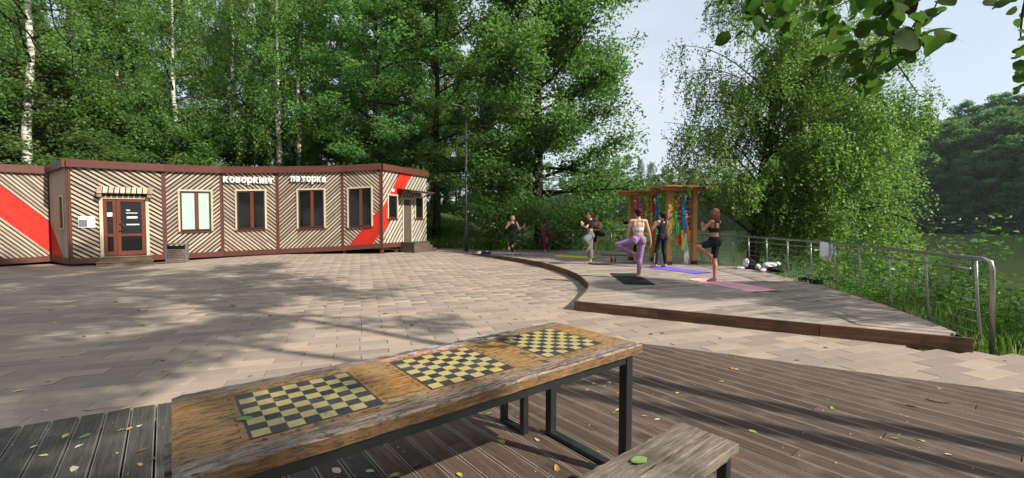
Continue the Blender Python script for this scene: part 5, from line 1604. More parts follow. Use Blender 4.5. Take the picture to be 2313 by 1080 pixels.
person('woman in black crop tee and grey wrap trousers praying, turned to the left', pos(1332, 596), FL(82),
       dict(PRAY, knL=(-.36, .16, .78), anL=(-.08, .05, .52), toL=(-.02, .10, .40), knR=(.05, .01, .485), anR=(.015, -.02, .085), toR=(.03, .13, .022)), 'skin',
       [('wrap_trousers', 'grey_pants', leggings(1.06, 0.72), lambda b, t, c: np.where(np.char.startswith(b.astype(str), 'shin'), 0.045, np.where(np.char.startswith(b.astype(str), 'thigh'), 0.018 + 0.035 * np.clip(t, 0, 1), 0.014))),
        ('crop_tee', 'black', tee(1.13, 0.6), 0.014)], hair_bun('hair_brown', (-.11, .0)), 1.72)
person('woman in red bra top and black shorts half hidden behind the one in grey trousers', pos(1347, 572), FL(150),
       dict(TREE_L, **PRAY), 'skin', [('shorts', 'black', shorts(1.03, 1.0), 0.014), ('bra_top', 'red_cloth', bra(1.10), 0.009), ('socks', 'pink_sock', lambda b, t, c: b == 'footR' or (b == 'shinR' and t > .8), 0.006)], hair_bun('hair_auburn'), 1.66)
person('person in a black top behind the pergola post with one arm stretched out', pos(1429, 580), FL(180),
       dict(elR=(.42, .0, 1.34), wrR=(.66, .03, 1.33), hdR=(1, .05, -.02), pnR=(0, 0, -1), thR=(0, 1, 0), elL=(-.24, .1, 1.12), wrL=(-.14, .24, 1.05)), 'skin',
       [('trousers', 'black', leggings(1.05), 0.01), ('shirt', 'black', tee(0.92, 0.95), 0.025)], hair_short('hair_dark'), 1.68)
person('woman in black tank top and leggings with hands raised at the far left', pos(1158, 576.5), FL(195),
       dict(elR=(.30, .06, 1.14), wrR=(.13, .17, 1.34), hdR=(-.4, .1, 1), pnR=(-1, .2, 0), thR=(0, -1, 0), elL=(-.27, .05, 1.10), wrL=(-.42, .20, 1.20), hdL=(-.5, .1, .9), pnL=(1, 0, 0), thL=(0, -1, 0),
            knL=(.06, .20, .62), anL=(.16, .07, .36), toL=(.20, .14, .26), knR=(.03, .03, .485), anR=(.01, -.02, .085), toR=(.02, .13, .022), face=(-.35, 1, 0)), 'skin',
       [('leggings', 'black', lambda b, t, c: leggings(1.03, 0.9)(b, t, c) and not (b == 'shinR' and t < .35 and t > .05), 0.008), ('tank_top', 'black', tank(0.98), 0.012)], hair_short('hair_fair'), 1.66)
person('woman in grey tee and maroon trousers on one leg with hands before her face', pos(1232, 568.5), FL(205),
       dict(TREE_L, elR=(.26, .14, 1.20), elL=(-.24, .16, 1.20), wrR=(.05, .25, 1.34), wrL=(-.03, .25, 1.34), hdR=(-.15, .1, 1), hdL=(.15, .1, 1), pnR=(-1, 0, 0), pnL=(1, 0, 0), thR=(0, -1, 0), thL=(0, -1, 0), face=(-.2, 1, 0)), 'skin',
       [('trousers', 'maroon', leggings(1.05, 0.98), 0.016), ('tee', 'grey_shirt', tee(1.03, 0.6), 0.012)], hair_bun('hair_brown', (-.09, .07)), 1.66)
# ---------------------------------------------------------------- trees
def leaves(P, size, r, axis_bias=None, up=0.6, w=0.62, tint=None, fold=0.12):
    """one folded leaf-shaped quad per point"""
    n = len(P)
    N = r.normal(size=(n, 3)); N[:, 2] = np.abs(N[:, 2]) + up * 1.5; N /= np.linalg.norm(N, axis=1, keepdims=True)
    A = r.normal(size=(n, 3))
    if axis_bias is not None: A = A * 0.45 + np.asarray(axis_bias)
    A -= N * np.sum(A * N, 1, keepdims=True); A /= np.linalg.norm(A, axis=1, keepdims=True) + 1e-9
    B = np.cross(N, A)
    l = size * r.uniform(0.7, 1.25, n)[:, None]
    V = np.stack([P - A * l / 2, P + B * l * w / 2 + N * l * fold, P + A * l / 2, P - B * l * w / 2 + N * l * fold], 1).reshape(-1, 3)
    Fq = np.arange(n * 4).reshape(n, 4)
    t_ = np.repeat(tint if tint is not None else r.random(n), 4)
    return V, Fq, t_
class Wood:
    def __init__(s): s.V, s.F, s.n, s.mi = [], [], 0, []
    def tube(s, pts, rad, k=6, mi=0):
        V, Fs = tube_np(pts, rad, k)
        s.F += [tuple(i + s.n for i in f) for f in Fs]; s.V.append(V); s.n += len(V); s.mi += [mi] * len(Fs)
    def mesh(s, name, mat): return np_mesh(name, np.concatenate(s.V), s.F, None, True, mats=[mat, M['bark_dark']], midx=s.mi)
def unit(v): return v / (np.linalg.norm(v) + 1e-9)
def bend(p, d, L, n, r, wob, grav):
    pts = [np.array(p, float)]
    d = unit(np.array(d, float))
    for k in range(n):
        d = unit(d + r.normal(size=3) * wob + np.array([0, 0, grav]))
        pts.append(pts[-1] + d * L / n)
    return pts
def broadleaf(name, seed, H, h0, R, bark_, leaf_, nl, leafsize, limbs=26, trunk_r=0.16, profile=None, clump=0.62, flat=0.55, droop=-0.02, offset=(0, 0), lean=(0, 0), elev=(5, 55), sub_=5, crownlo=None, up=0.6):
    r = np.random.default_rng(seed)
    wd = Wood()
    top = np.array([lean[0], lean[1], H * 0.95])
    tp = [np.array([0, 0, -0.3])]
    for k in range(1, 11):
        f = k / 10
        tp.append(np.array([lean[0] * f ** 1.5, lean[1] * f ** 1.5, top[2] * f]) + r.normal(size=3) * np.array([.06, .06, 0]) * H / 14)
    tr = [trunk_r * (1.35 if k == 0 else 1) * (1 - 0.88 * k / 10) for k in range(11)]
    wd.tube(tp, tr, 9)
    tp = np.array(tp)
    if profile is None: profile = lambda f: 0.45 + 0.75 * math.sin(math.pi * min(1, 0.18 + f * 0.80)) - 0.25 * f
    cl = []
    az = r.uniform(0, 6.28)
    for i in range(limbs):
        f = (i + r.uniform(0, 1)) / limbs
        z = h0 + (H * 0.93 - h0) * f
        b = np.array([np.interp(z, tp[:, 2], tp[:, 0]), np.interp(z, tp[:, 2], tp[:, 1]), z])
        az += 2.399 + r.uniform(-.3, .3)
        L = R * profile(f) * r.uniform(0.75, 1.15)
        L *= 1 + 0.25 * (math.cos(az) * offset[0] + math.sin(az) * offset[1])
        el = math.radians(elev[0] + (elev[1] - elev[0]) * f + r.uniform(-10, 12))
        d = np.array([math.cos(az) * math.cos(el), math.sin(az) * math.cos(el), math.sin(el)])
        pts = bend(b, d, L, 6, r, 0.09, droop)
        rb = max(0.018, trunk_r * (1 - f) * 0.42)
        wd.tube(pts, np.linspace(rb, 0.012, 7), 6)
        for q in range(sub_):
            ff = 0.28 + 0.72 * (q + r.uniform(0, 0.9)) / sub_
            k = min(5, int(ff * 6)); p = pts[k] + (pts[k + 1] - pts[k]) * (ff * 6 - k)
            sd = unit(unit(pts[k + 1] - pts[k]) + r.normal(size=3) * 0.75 * np.array([1, 1, 0.35 + 0.5 * flat]))
            sp = bend(p, sd, L * r.uniform(0.16, 0.34) + 0.2, 3, r, 0.15, 0.03)
            wd.tube(sp, np.linspace(max(0.010, rb * 0.35), 0.006, 4), 4)
            cl.append((sp[-1], 0.75 + 0.5 * r.random())); cl.append((sp[1], 0.55 + 0.4 * r.random()))
        cl.append((pts[-1], 1.0))
    cl.append((tp[-1], 1.0))
    C = np.array([c for c, _ in cl]); Wt = np.array([w for _, w in cl])
    if crownlo is not None:
        k = C[:, 2] > crownlo; C, Wt = C[k], Wt[k]
    pick = r.choice(len(C), nl, p=Wt ** 2 / np.sum(Wt ** 2))
    g = r.normal(size=(nl, 3)); g /= np.linalg.norm(g, axis=1, keepdims=True); g *= r.random(nl)[:, None] ** 0.45
    P = C[pick] + g * (clump * Wt[pick])[:, None] * np.array([1, 1, flat])
    ct = r.random(len(C))
    tint = np.clip(0.55 * ct[pick] + 0.45 * r.random(nl) + 0.12 * g[:, 2], 0, 1)
    V, Fq, tt = leaves(P, leafsize, r, up=up, tint=tint)
    return wd.mesh(name + '_trunk', bark_), np_mesh(name + '_crown', V, Fq, leaf_, False, tt)
def weeping(name, seed, H, h0, R, bark_, leaf_, nstr, leafsize, per=0.045, limbs=24, trunk_r=0.13, lean=(0, 0), strand=(0.8, 2.4), side=None, fork=False, zmin=0.3, jit=0.045, env=None, nenv=0):
    r = np.random.default_rng(seed)
    wd = Wood()
    tp = [np.array([0, 0, -0.3])]
    for k in range(1, 11):
        f = k / 10
        tp.append(np.array([lean[0] * f, lean[1] * f, H * 0.92 * f]) + r.normal(size=3) * np.array([.05, .05, 0]))
    wd.tube(tp, [trunk_r * (1.3 if k == 0 else 1) * (1 - 0.88 * k / 10) for k in range(11)], 9)
    tp = np.array(tp)
    src = []
    az = r.uniform(0, 6.28)
    for i in range(limbs):
        f = (i + r.random()) / limbs
        z = h0 + (H * 0.9 - h0) * f
        b = np.array([np.interp(z, tp[:, 2], tp[:, 0]), np.interp(z, tp[:, 2], tp[:, 1]), z])
        az += 2.399 + r.uniform(-.35, .35)
        L = R * (1.0 - 0.62 * f) * r.uniform(0.75, 1.12)
        if side is not None: L *= side(az, f)
        el = math.radians(28 + 30 * f + r.uniform(-8, 10))
        pts = bend(b, (math.cos(az) * math.cos(el), math.sin(az) * math.cos(el), math.sin(el)), L, 8, r, 0.07, -0.075)
        if env is not None:
            kk = next((q_ for q_, p_ in enumerate(pts) if q_ > 1 and not env(p_)), 9)
            last = pts[max(2, kk - 1)]
            if kk < 9: pts = [pts[0] + (last - pts[0]) * q_ / 8 + np.array([0, 0, 0.12 * L * math.sin(math.pi * q_ / 8)]) for q_ in range(9)]
        rb = max(0.016, trunk_r * (1 - f) * 0.4)
        wd.tube(pts, np.linspace(rb, 0.008, 9), 6, 1)
        for q in range(7):
            ff = 0.22 + 0.78 * (q + r.random()) / 7
            k = min(7, int(ff * 8)); p = pts[k] + (pts[k + 1] - pts[k]) * (ff * 8 - k)
            sd = unit(unit(pts[k + 1] - pts[k]) * 0.8 + r.normal(size=3) * 0.6)
            sp = bend(p, sd, L * r.uniform(0.15, 0.32) + .15, 4, r, 0.14, -0.09)
            wd.tube(sp, np.linspace(max(.009, rb * .3), 0.004, 5), 4, 1)
            src += sp[1:]
    src = np.array(src)
    P, T = [], []
    if env is not None and nenv > 0:
        bs = []
        while len(bs) < nenv:
            q = np.array([r.uniform(-R, R * 1.25), r.uniform(-R * .7, R * .7), r.uniform(1.2, H)])
            if not env(q): continue
            cx_ = np.array([1.0, 0, 0]) * min(1, q[2] / 5)
            o_ = q + (q - np.array([cx_[0], 0, q[2]])) * 0.45
            if env(o_) and r.random() > 0.25: continue                 # mostly boughs that end near the outside
            zb = max(1.8, q[2] - 0.35 * math.hypot(q[0] - cx_[0], q[1]) - 0.3)
            b = np.array([np.interp(zb, tp[:, 2], tp[:, 0]), np.interp(zb, tp[:, 2], tp[:, 1]), zb])
            path_ = [b + (q - b) * s_ + np.array([0, 0, 0.9 * math.sin(math.pi * s_ * 0.9)]) * (0.3 + 0.12 * np.linalg.norm(q - b)) for s_ in np.linspace(0, 1, 9)]
            wd.tube(path_, np.linspace(0.028, 0.006, 9), 5, 1)
            bs.append(path_)
        src = []
        for path_ in bs:
            for k in range(3, 9): src += [path_[k]] * (2 if k > 5 else 1)
        src = np.array(src)
    elif env is not None:
        src = np.array([s_ for s_ in src if env(s_)])
        ex = []
        while len(ex) < nenv:
            q = np.array([r.uniform(-R, R * 1.2), r.uniform(-R * .7, R * .7), r.uniform(zmin, H)])
            if env(q): ex.append(q)
        src = np.concatenate([src, np.array(ex)])
    for i in range(nstr):
        p = src[r.integers(len(src))] + r.normal(size=3) * (np.array([.20, .20, .12]) if env is not None else np.array([.10, .10, .06]))
        if env is not None and p[0] < -0.4 and r.random() > 0.30 + 0.45 * max(0, (p[0] + 3.4) / 2.8): continue
        L = r.uniform(*strand) * r.uniform(0.5, 1.1)
        d = np.array([r.normal() * .25, r.normal() * .25, -1.0])
        n = max(3, int(L / per))
        s_ = np.linspace(0, 1, n)[:, None]
        curve = p + d * (s_ * L) + np.array([r.normal() * .1, r.normal() * .1, 0]) * s_ ** 2 + np.array([d[0], d[1], 0]) * 0.3 * np.sin(s_ * 1.6)
        keep = curve[:, 2] > zmin + r.random() * 0.3
        if env is not None: keep &= np.array([env(c_) for c_ in curve])
        if keep.sum() < 3: continue
        curve = curve[keep]
        if i % 3 == 0: wd.tube(curve[:: max(1, len(curve) // 4)], 0.0025, 3, 1) if len(curve[:: max(1, len(curve) // 4)]) > 1 else None
        P.append(curve + r.normal(size=curve.shape) * jit); T.append(np.clip(0.5 * r.random() + 0.5 * r.random(len(curve)), 0, 1))
    P = np.concatenate(P); T = np.concatenate(T)
    V, Fq, tt = leaves(P, leafsize, r, axis_bias=(0, 0, -0.9), up=0.15, w=0.7, tint=T)
    return wd.mesh(name + '_trunk', bark_), np_mesh(name + '_crown', V, Fq, leaf_, False, tt)
def plant_tree(kind, label, loc, meshes, rz=0.0, sc=1.0, group=None, name='tree', cat='tree'):
    t_ = thing(name, label, cat, loc, rz, group)
    t_.scale = (sc, sc, sc) if np.isscalar(sc) else sc
    inst('trunk', meshes[0], t_); inst('crown', meshes[1], t_)
    return t_
def ground_at(x, y): return float(terrain(x, y))
# the big alder in the middle, its own mesh
alder = broadleaf('alder', 27, 21.5, 1.5, 4.2, M['bark_dark'], M['leaf_dark'], 135000, 0.195, limbs=80, trunk_r=0.33, clump=0.92, flat=0.78, offset=(0.55, -0.2), elev=(-6, 58), sub_=9, up=0.35, droop=0.0,
                  profile=lambda f: 1.02 + 0.2 * math.sin(f * 21) - 1.1 * max(0, f - 0.66))
x, y = 1.55, 24.3
plant_tree('alder', 'big dark spreading tree with layered branches rising behind the deck', (x, y, ground_at(x, y)), alder, 0.0, name='alder_tree')
# the weeping birch beyond the railing
def wb_env(q):
    x, y, z = q[0] - 1.2, q[1], q[2]
    if z > 14.0: return False
    pr = min(1.0, (14.4 - z) / 6.5) ** 0.7
    rx = (4.7 if x > 0 else 5.0) * pr * (1.0 + 0.07 * math.sin(z * 2.3) + 0.05 * math.sin(z * 5.1 + y))
    if math.hypot(x / rx, y / (2.9 * pr)) > 1: return False
    if x < 0: return z > (2.9 + 0.5 * math.sin(3 * x) if x < -1.7 else 1.2)
    return z > 0.3 + 0.15 * abs(y)
wb = weeping('weeping_birch', 8, 14.2, 2.2, 5.0, M['bark_dark'], M['leaf_birch'], 8200, 0.086, per=0.042, limbs=14, trunk_r=0.22, lean=(1.5, 0.3), strand=(0.6, 2.1), zmin=0.25, env=wb_env, nenv=118,
             side=lambda az, f: 0.92 + 0.10 * math.cos(az))
x, y = 8.4, 15.0
plant_tree('birch', 'weeping birch with hanging light green strands leaning over the railing', (x, y, ground_at(x, y)), wb, 0.0, name='birch_tree')
# library for the wood behind the pavilion
LIB = {}
LIB['maple1'] = broadleaf('maple_a', 31, 9.0, 0.8, 3.2, M['bark_dark'], M['leaf_mid'], 21000, 0.17, limbs=30, trunk_r=0.12, clump=0.62, flat=0.6, sub_=5)
LIB['maple2'] = broadleaf('maple_b', 32, 7.0, 0.5, 3.4, M['bark_dark'], M['leaf_dark'], 19000, 0.17, limbs=26, trunk_r=0.10, clump=0.66, flat=0.55, sub_=5)
LIB['linden1'] = broadleaf('linden_a', 33, 20, 3.5, 3.6, M['bark_dark'], M['leaf_dark'], 24000, 0.19, limbs=42, trunk_r=0.24, clump=0.72, flat=0.5, sub_=5, elev=(0, 55))
LIB['linden2'] = broadleaf('linden_b', 34, 18, 4.5, 3.3, M['bark_dark'], M['leaf_mid'], 21000, 0.19, limbs=38, trunk_r=0.2, clump=0.7, flat=0.5, sub_=5, elev=(5, 60))
LIB['birch1'] = weeping('birch_a', 35, 21, 6.5, 3.6, M['bark_birch'], M['leaf_birch'], 900, 0.15, per=0.075, limbs=32, trunk_r=0.23, lean=(0.6, 0.2), strand=(0.6, 1.9), jit=0.09, zmin=4)
LIB['birch2'] = weeping('birch_b', 36, 19, 5.5, 3.3, M['bark_birch'], M['leaf_birch'], 820, 0.15, per=0.075, limbs=28, trunk_r=0.18, lean=(-0.7, 0.3), strand=(0.6, 1.7), jit=0.09, zmin=3.5)
LIB['far1'] = broadleaf('far_a', 37, 22, 1.5, 4.6, M['bark_dark'], M['leaf_far'], 11000, 0.42, limbs=44, trunk_r=0.25, clump=1.05, flat=0.5, sub_=4, elev=(-5, 50))
LIB['far2'] = weeping('far_b', 38, 23, 3.0, 5.2, M['bark_dark'], M['leaf_far'], 750, 0.38, per=0.2, limbs=34, trunk_r=0.26, strand=(1.0, 3.2), jit=0.2, zmin=1.5)
ORD = 'first second third fourth fifth sixth seventh eighth ninth tenth eleventh twelfth thirteenth fourteenth fifteenth sixteenth seventeenth eighteenth nineteenth twentieth twenty-first twenty-second'.split()
def by_left(rows): return [(ORD[i], *r_) for i, r_ in enumerate(sorted(rows))]
def put(kind, xpx, Y, label, group, sc=1.0, name='tree', rz=None):
    X = (xpx - CX) / F * Y
    return plant_tree(kind, label, (X, Y, ground_at(X, Y) - 0.05), LIB[kind], random.uniform(0, 6.28) if rz is None else rz, sc, group, name)
G1 = 'birches in the wood behind the pavilion'
for xpx, Y, k, sc, lb in ((62, 18.7, 'birch1', 0.95, 'birch with a thick white trunk at the far left above the pavilion roof'),
                          (405, 23.5, 'birch2', 1.0, 'birch with a slender white trunk rising behind the porch roof'),
                          (632, 24.0, 'birch1', 0.9, 'birch with a straight white trunk behind the word коворкинг'),
                          (673, 24.5, 'birch2', 0.98, 'birch with a white trunk just right of the one behind the word коворкинг')):
    put(k, xpx, Y, lb, None, sc, 'birch_tree')
for nth, xpx, Y, k, sc in by_left(((600, 27.5, 'birch2', 1.0), (785, 27, 'birch1', 0.9), (840, 29, 'birch2', 0.95), (520, 30, 'birch1', 0.95), (255, 29, 'birch2', 1.05), (930, 31, 'birch1', 1.0), (-30, 27, 'birch1', 1.0), (470, 34, 'birch2', 1.0))):
    put(k, xpx, Y, 'birch with a pale trunk deeper in the wood behind the pavilion, %s from the left' % nth, G1, sc, 'birch_tree')
put('linden1', 985, 24.4, 'tall dark trunked tree just right of the pavilion end', None, 0.95, 'linden_tree', 0.5)
put('linden2', 850, 23.5, 'dark trunked tree rising above the last window of the pavilion', None, 1.0, 'linden_tree', 2.0)
G2 = 'dark trees of the wood behind the pavilion'
for nth, xpx, Y, k, sc in by_left(((170, 27, 'linden1', 1.0), (310, 31, 'linden2', 1.0), (-90, 31, 'linden1', 1.0), (560, 34, 'linden1', 1.0), (720, 33, 'linden2', 1.05), (900, 36, 'linden1', 1.0), (1005, 40, 'linden2', 1.1), (1085, 47, 'linden2', 1.1),
                      (60, 36, 'linden2', 1.1), (400, 40, 'linden1', 1.05), (640, 42, 'linden1', 1.05), (800, 44, 'linden2', 1.1), (230, 42, 'linden1', 1.05), (980, 45, 'linden1', 1.05), (100, 46, 'linden1', 1.1), (520, 48, 'linden2', 1.15), (1150, 46, 'linden2', 1.0), (-160, 40, 'linden1', 1.1), (720, 52, 'linden1', 1.1), (330, 54, 'linden1', 1.1), (890, 56, 'linden1', 1.15), (1040, 62, 'linden1', 1.1))):
    put(k, xpx, Y, 'tall dark tree deep in the wood behind the pavilion, %s from the left' % nth, G2, sc, 'linden_tree')
G3 = 'leafy undergrowth trees behind the pavilion'
for nth, xpx, Y, k, sc in by_left(((20, 21.0, 'maple1', 1.0), (130, 20.5, 'maple1', 1.05), (215, 21.5, 'maple2', 1.05), (300, 22.5, 'maple1', 0.9), (-80, 20.5, 'maple1', 1.0), (480, 24.0, 'maple2', 0.95), (560, 25, 'maple2', 1.0), (740, 25, 'maple2', 0.85), (810, 25.5, 'maple2', 0.9), (690, 26.5, 'maple1', 0.8),
                      (920, 26, 'maple2', 0.9), (385, 27, 'maple2', 1.0), (1030, 38, 'maple1', 1.0), (1110, 41, 'maple1', 1.0), (890, 24, 'maple1', 0.65))):
    put(k, xpx, Y, 'dense low leafy tree crowding behind the pavilion roof, %s from the left' % nth, G3, sc, 'maple_tree')
G4 = 'bushes on the lake bank behind the deck'
for nth, xpx, Y, k, sc, lb in by_left(((1300, 24.5, 'maple1', 0.30, 0), (1345, 25.5, 'maple1', 0.34, 0), (1372, 27, 'maple1', 0.33, 0), (1262, 23.5, 'maple2', 0.26, 0), (1180, 29, 'maple1', 0.5, 0), (1140, 27, 'maple2', 0.4, 0), (1330, 31, 'maple1', 0.42, 0))):
    put(k, xpx, Y, 'light green bush on the lake bank behind the far railing, %s from the left' % nth, G4, sc, 'bush')
# far shore
G5 = 'trees on the far shore of the lake'
rr = random.Random(9)
n = 0
for row in range(3):
    for ang in np.arange(-0.42, 0.90, 0.03):
        Y = 240 - 190 * max(0, ang - 0.2) ** 1.1 + row * 9
        X = Y * ang + rr.uniform(-2, 2)
        if X - interp(FAR, Y) < 0.5: 
            while X - interp(FAR, Y) < 0.5 and Y < 268: Y += 2; X = Y * ang
        sc = rr.uniform(0.75, 1.05)
        k = rr.choice(['far1', 'far1', 'far2'])
        plant_tree(k, 'hazy tree on the distant far shore of the lake', (X, Y, ground_at(X, Y) - 0.2), LIB[k], rr.uniform(0, 6.28), sc, G5, 'shore_tree'); n += 1
G6 = 'dark trees of the wooded hill across the lake at the right'
for row in range(5):
    for ang in np.arange(0.86, 1.36, 0.052 if row else 0.045):
        a = ang + rr.uniform(-.012, .012)
        Y = 60.0
        while a * Y - interp(FAR, Y) < 0.8 + row * 9: Y += 0.5
        X = a * Y
        sc = rr.uniform(1.35, 1.65) * (0.8 if row == 0 else 1)
        k = rr.choice(['far1', 'far1', 'far1', 'far2'])
        plant_tree(k, 'dark green tree on the wooded hill across the lake at the right', (X, Y, ground_at(X, Y) - 0.2), LIB[k], rr.uniform(0, 6.28), sc, G6, 'shore_tree'); n += 1
# trees right of and behind the viewpoint, which shade the foreground
G7 = 'trees shading the foreground'
shade = broadleaf('shade_linden', 61, 21.0, 9.2, 3.5, M['bark_dark'], M['leaf_mid'], 36000, 0.17, limbs=40, trunk_r=0.12, clump=0.62, flat=0.5, sub_=5, elev=(5, 50), crownlo=9.3)
SHADE = [(7.1, 0.95, 1.0, 0.3), (13.8, 3.6, 0.55, 1.9), (7.2, -3.4, 0.95, 4.0)]
shade_trees = []
for k, (x, y, sc, rz) in enumerate(SHADE):
    shade_trees.append(plant_tree('linden', 'linden whose leafy twigs hang into the top right of the view' if k == 0 else ['', 'linden on the lake bank right of the viewpoint outside the view', 'linden behind and right of the viewpoint outside the view'][k], (x, y, ground_at(x, y)), shade, rz, sc, G7 if k else None, 'linden_tree'))

def wloc(dx, dy): return (math.cos(-SHADE[0][3]) * dx - math.sin(-SHADE[0][3]) * dy, math.sin(-SHADE[0][3]) * dx + math.cos(-SHADE[0][3]) * dy)
o1, o2 = wloc(-0.24, -0.46), wloc(-0.32, -0.6)
stw = Wood(); stw.tube([np.array([o1[0] * .6, o1[1] * .6, -0.3]), np.array([o1[0], o1[1], 1.5]), np.array([o2[0], o2[1], 6.0]), np.array([o2[0] * 2, o2[1] * 2, 9.5])], [0.13, 0.105, 0.09, 0.03], 8)
inst('second_stem', stw.mesh('second_stem', M['bark_dark']), shade_trees[0])
# ---------------------------------------------------------------- big leaves hanging close above the camera
def big_leaf(rn):
    n = 18
    pts = []
    for k in range(n):
        a = 2 * math.pi * k / n
        x = math.cos(a); y = math.sin(a)
        r_ = 0.5 * (1 + 0.06 * math.cos(a)) * (0.82 if k == n // 2 else 1) * (1.17 if k == 0 else 1) * (1.025 if k % 2 else 0.98) + rn.uniform(-.012, .012)
        pts.append((x * r_, y * r_ * 0.88, 0.07 * abs(y) - 0.10 * x * x))
    V_ = [(0.02, 0, -0.02)] + pts
    F_ = [(0, 1 + k, 1 + (k + 1) % n) for k in range(n)]
    V_ += [(-0.40, 0.014, -0.05), (-0.40, -0.014, -0.05), (-0.95, 0.0, 0.10)]
    F_.append((n + 1, n + 2, n + 3))
    m = MB(); m.add(V_, F_)
    me = m.mesh('leaf', M['leaf_near'], True)
    a = me.attributes.new('tint', 'FLOAT', 'POINT'); t0_ = rn.random() * .5; a.data.foreach_set('value', [t0_ + .35 * rn.random() for _ in range(len(V_))])
    return me
rn = random.Random(12)
bl = [big_leaf(rn) for _ in range(4)]
M['leaf_brown'] = plain('leaf_brown', (0.07, 0.042, 0.022), 0.8, spec=0.2, var=0.4, scale=30)
br_l = big_leaf(rn); br_l.materials.clear(); br_l.materials.append(M['leaf_brown'])
T0 = shade_trees[0]
Rt = Matrix.Rotation(-SHADE[0][3], 3, 'Z')
Tl = Vector(T0.location)
def to_t(p): return Rt @ (Vector(p) - Tl)
tw_ = [
    (1.75, [(2420, -330), (2280, -190), (2150, -70), (2040, 20), (1985, 95), (1930, 150)], 0.008),
    (1.75, [(2040, 20), (2010, 110), (2045, 170), (2075, 215)], 0.004),
    (1.75, [(1985, 95), (1950, 200), (1945, 205)], 0.003),
    (1.75, [(2150, -70), (2110, 20), (2085, 60)], 0.004),
    (2.2, [(2280, -190), (2000, -110), (1850, -30), (1790, 20), (1720, 60)], 0.006),
    (2.2, [(1850, -30), (1770, 40), (1710, 110), (1660, 120)], 0.003),
    (2.2, [(1790, -20), (1700, 10), (1640, 25)], 0.003),
    (1.5, [(2420, -330), (2350, -100), (2312, 20), (2305, 90)], 0.011)]
lb_w = Wood()
for Y, px_, r0 in tw_:
    pts = [np.array(to_t(at(a, b, Y))) for a, b in px_]
    pts = [np.array(p) for p in smooth_path(pts, 4)]
    lb_w.tube(pts, np.linspace(r0, 0.0015, len(pts)), 5)
# limb joining the twigs to the trunk
e = np.array(to_t(at(2420, -330, 1.75)))
lb_w.tube([np.array([0, 0, 5.0]), e * 0.35 + np.array([0, 0, 3.3]), e * 0.75 + np.array([0, 0, 1.1]), e], [0.07, 0.05, 0.025, 0.009], 7)
low = link(bpy.data.objects.new('low_branch', lb_w.mesh('low_branch', M['bark_dark'])), T0)
spots = []
for x0, x1, y0, y1, n, Y, size in ((1625, 1830, -40, 118, 70, 2.2, 0.07), (1850, 2060, -30, 200, 80, 1.75, 0.076), (2040, 2140, -20, 110, 16, 1.7, 0.085), (2240, 2310, -30, 28, 8, 1.5, 0.055), (2296, 2318, 10, 210, 16, 1.5, 0.04), (1700, 1800, -20, 60, 14, 2.1, 0.066)):
    for _ in range(n):
        a, b = rn.uniform(x0, x1), rn.uniform(y0, y1)
        if x0 == 1625 and b > 60 + 0.35 * (1830 - a) * 0.5: continue
        if x0 == 1850 and b > 215 - abs(a - 1955) * 0.7: continue
        spots.append((a, b, Y + rn.uniform(-.15, .15), size * rn.uniform(0.6, 1.1)))
spots += [(2105, 35, 1.65, 0.08), (2115, 68, 1.7, 0.08), (2060, 105, 1.7, 0.08), (1945, 203, 1.75, 0.08), (1975, 195, 1.78, 0.075), (1985, 160, 1.74, 0.075), (1905, 172, 1.75, 0.07), (1985, 60, 1.7, 0.08), (1715, 128, 2.15, 0.08), (1780, 68, 2.15, 0.085)]
for k, (a, b, Y, s_) in enumerate(spots):
    p = to_t(at(a, b, Y))
    o = inst('leaf', br_l if k in (9, 66) else bl[k % 4], low, p, (rn.uniform(-1.2, 1.2) + 1.0, rn.uniform(-0.9, 0.9), rn.uniform(0, 6.28)), s_)
# bare twigs hanging into the top left corner
tree_l = thing('dead_twigs', 'thin bare dark twigs hanging into the top left corner', 'branch', at(-60, -60, 3.0))
o0_ = np.array(tree_l.location)
tl_w = Wood()
for Y, px_, r0 in ((3.0, [(-60, -60), (0, 25), (60, 70), (80, 105), (106, 131)], 0.010), (3.0, [(80, 105), (100, 118), (120, 115)], 0.004), (3.0, [(-60, -60), (20, -50), (95, -35), (112, 0), (125, 62), (160, 110), (166, 165), (192, 208)], 0.006), (3.0, [(0, 25), (22, 60), (38, 110), (36, 150)], 0.003)):
    pts = smooth_path([at(a, b, Y) - o0_ for a, b in px_], 4)
    tl_w.tube(pts, np.linspace(r0, 0.002, len(pts)), 5)
link(bpy.data.objects.new('twig', tl_w.mesh('twig', M['bark_dark'])), tree_l)

# ---------------------------------------------------------------- grass and weeds
def blades(P, h, r, w=0.012, lean=0.35):
    n = len(P)
    a = r.uniform(0, 6.28, n); H_ = h * r.uniform(0.5, 1.2, n)
    d = np.stack([np.cos(a), np.sin(a), np.zeros(n)], 1); s = np.stack([-np.sin(a), np.cos(a), np.zeros(n)], 1)
    L = r.uniform(0.1, lean * 2, n)
    up = np.array([0, 0, 1.0])
    b0 = P - s * w / 2; b1 = P + s * w / 2
    mid = P + d * (L * H_ * 0.3)[:, None] + up * (H_ * 0.6)[:, None]; tip = P + d * (L * H_)[:, None] + up * H_[:, None]
    V = np.stack([b0, b1, mid + s * w * 0.35, tip, mid - s * w * 0.35], 1).reshape(-1, 3)
    i = np.arange(n)[:, None] * 5
    Fq = np.concatenate([np.concatenate([i, i + 1, i + 2, i + 4], 1), np.concatenate([i + 4, i + 2, i + 3, i + 3], 1)])
    q = [tuple(f) for f in Fq[:n]] ; tr = [tuple(f[:3]) for f in Fq[n:]]
    return V, q + tr, np.repeat(r.random(n), 5)
r_ = np.random.default_rng(77)
def scatter(n, x0, x1, y0, y1, ok):
    out = []
    while len(out) < n:
        x, y = r_.uniform(x0, x1), r_.uniform(y0, y1)
        if ok(x, y): out.append((x, y, ground_at(x, y)))
    return np.array(out)
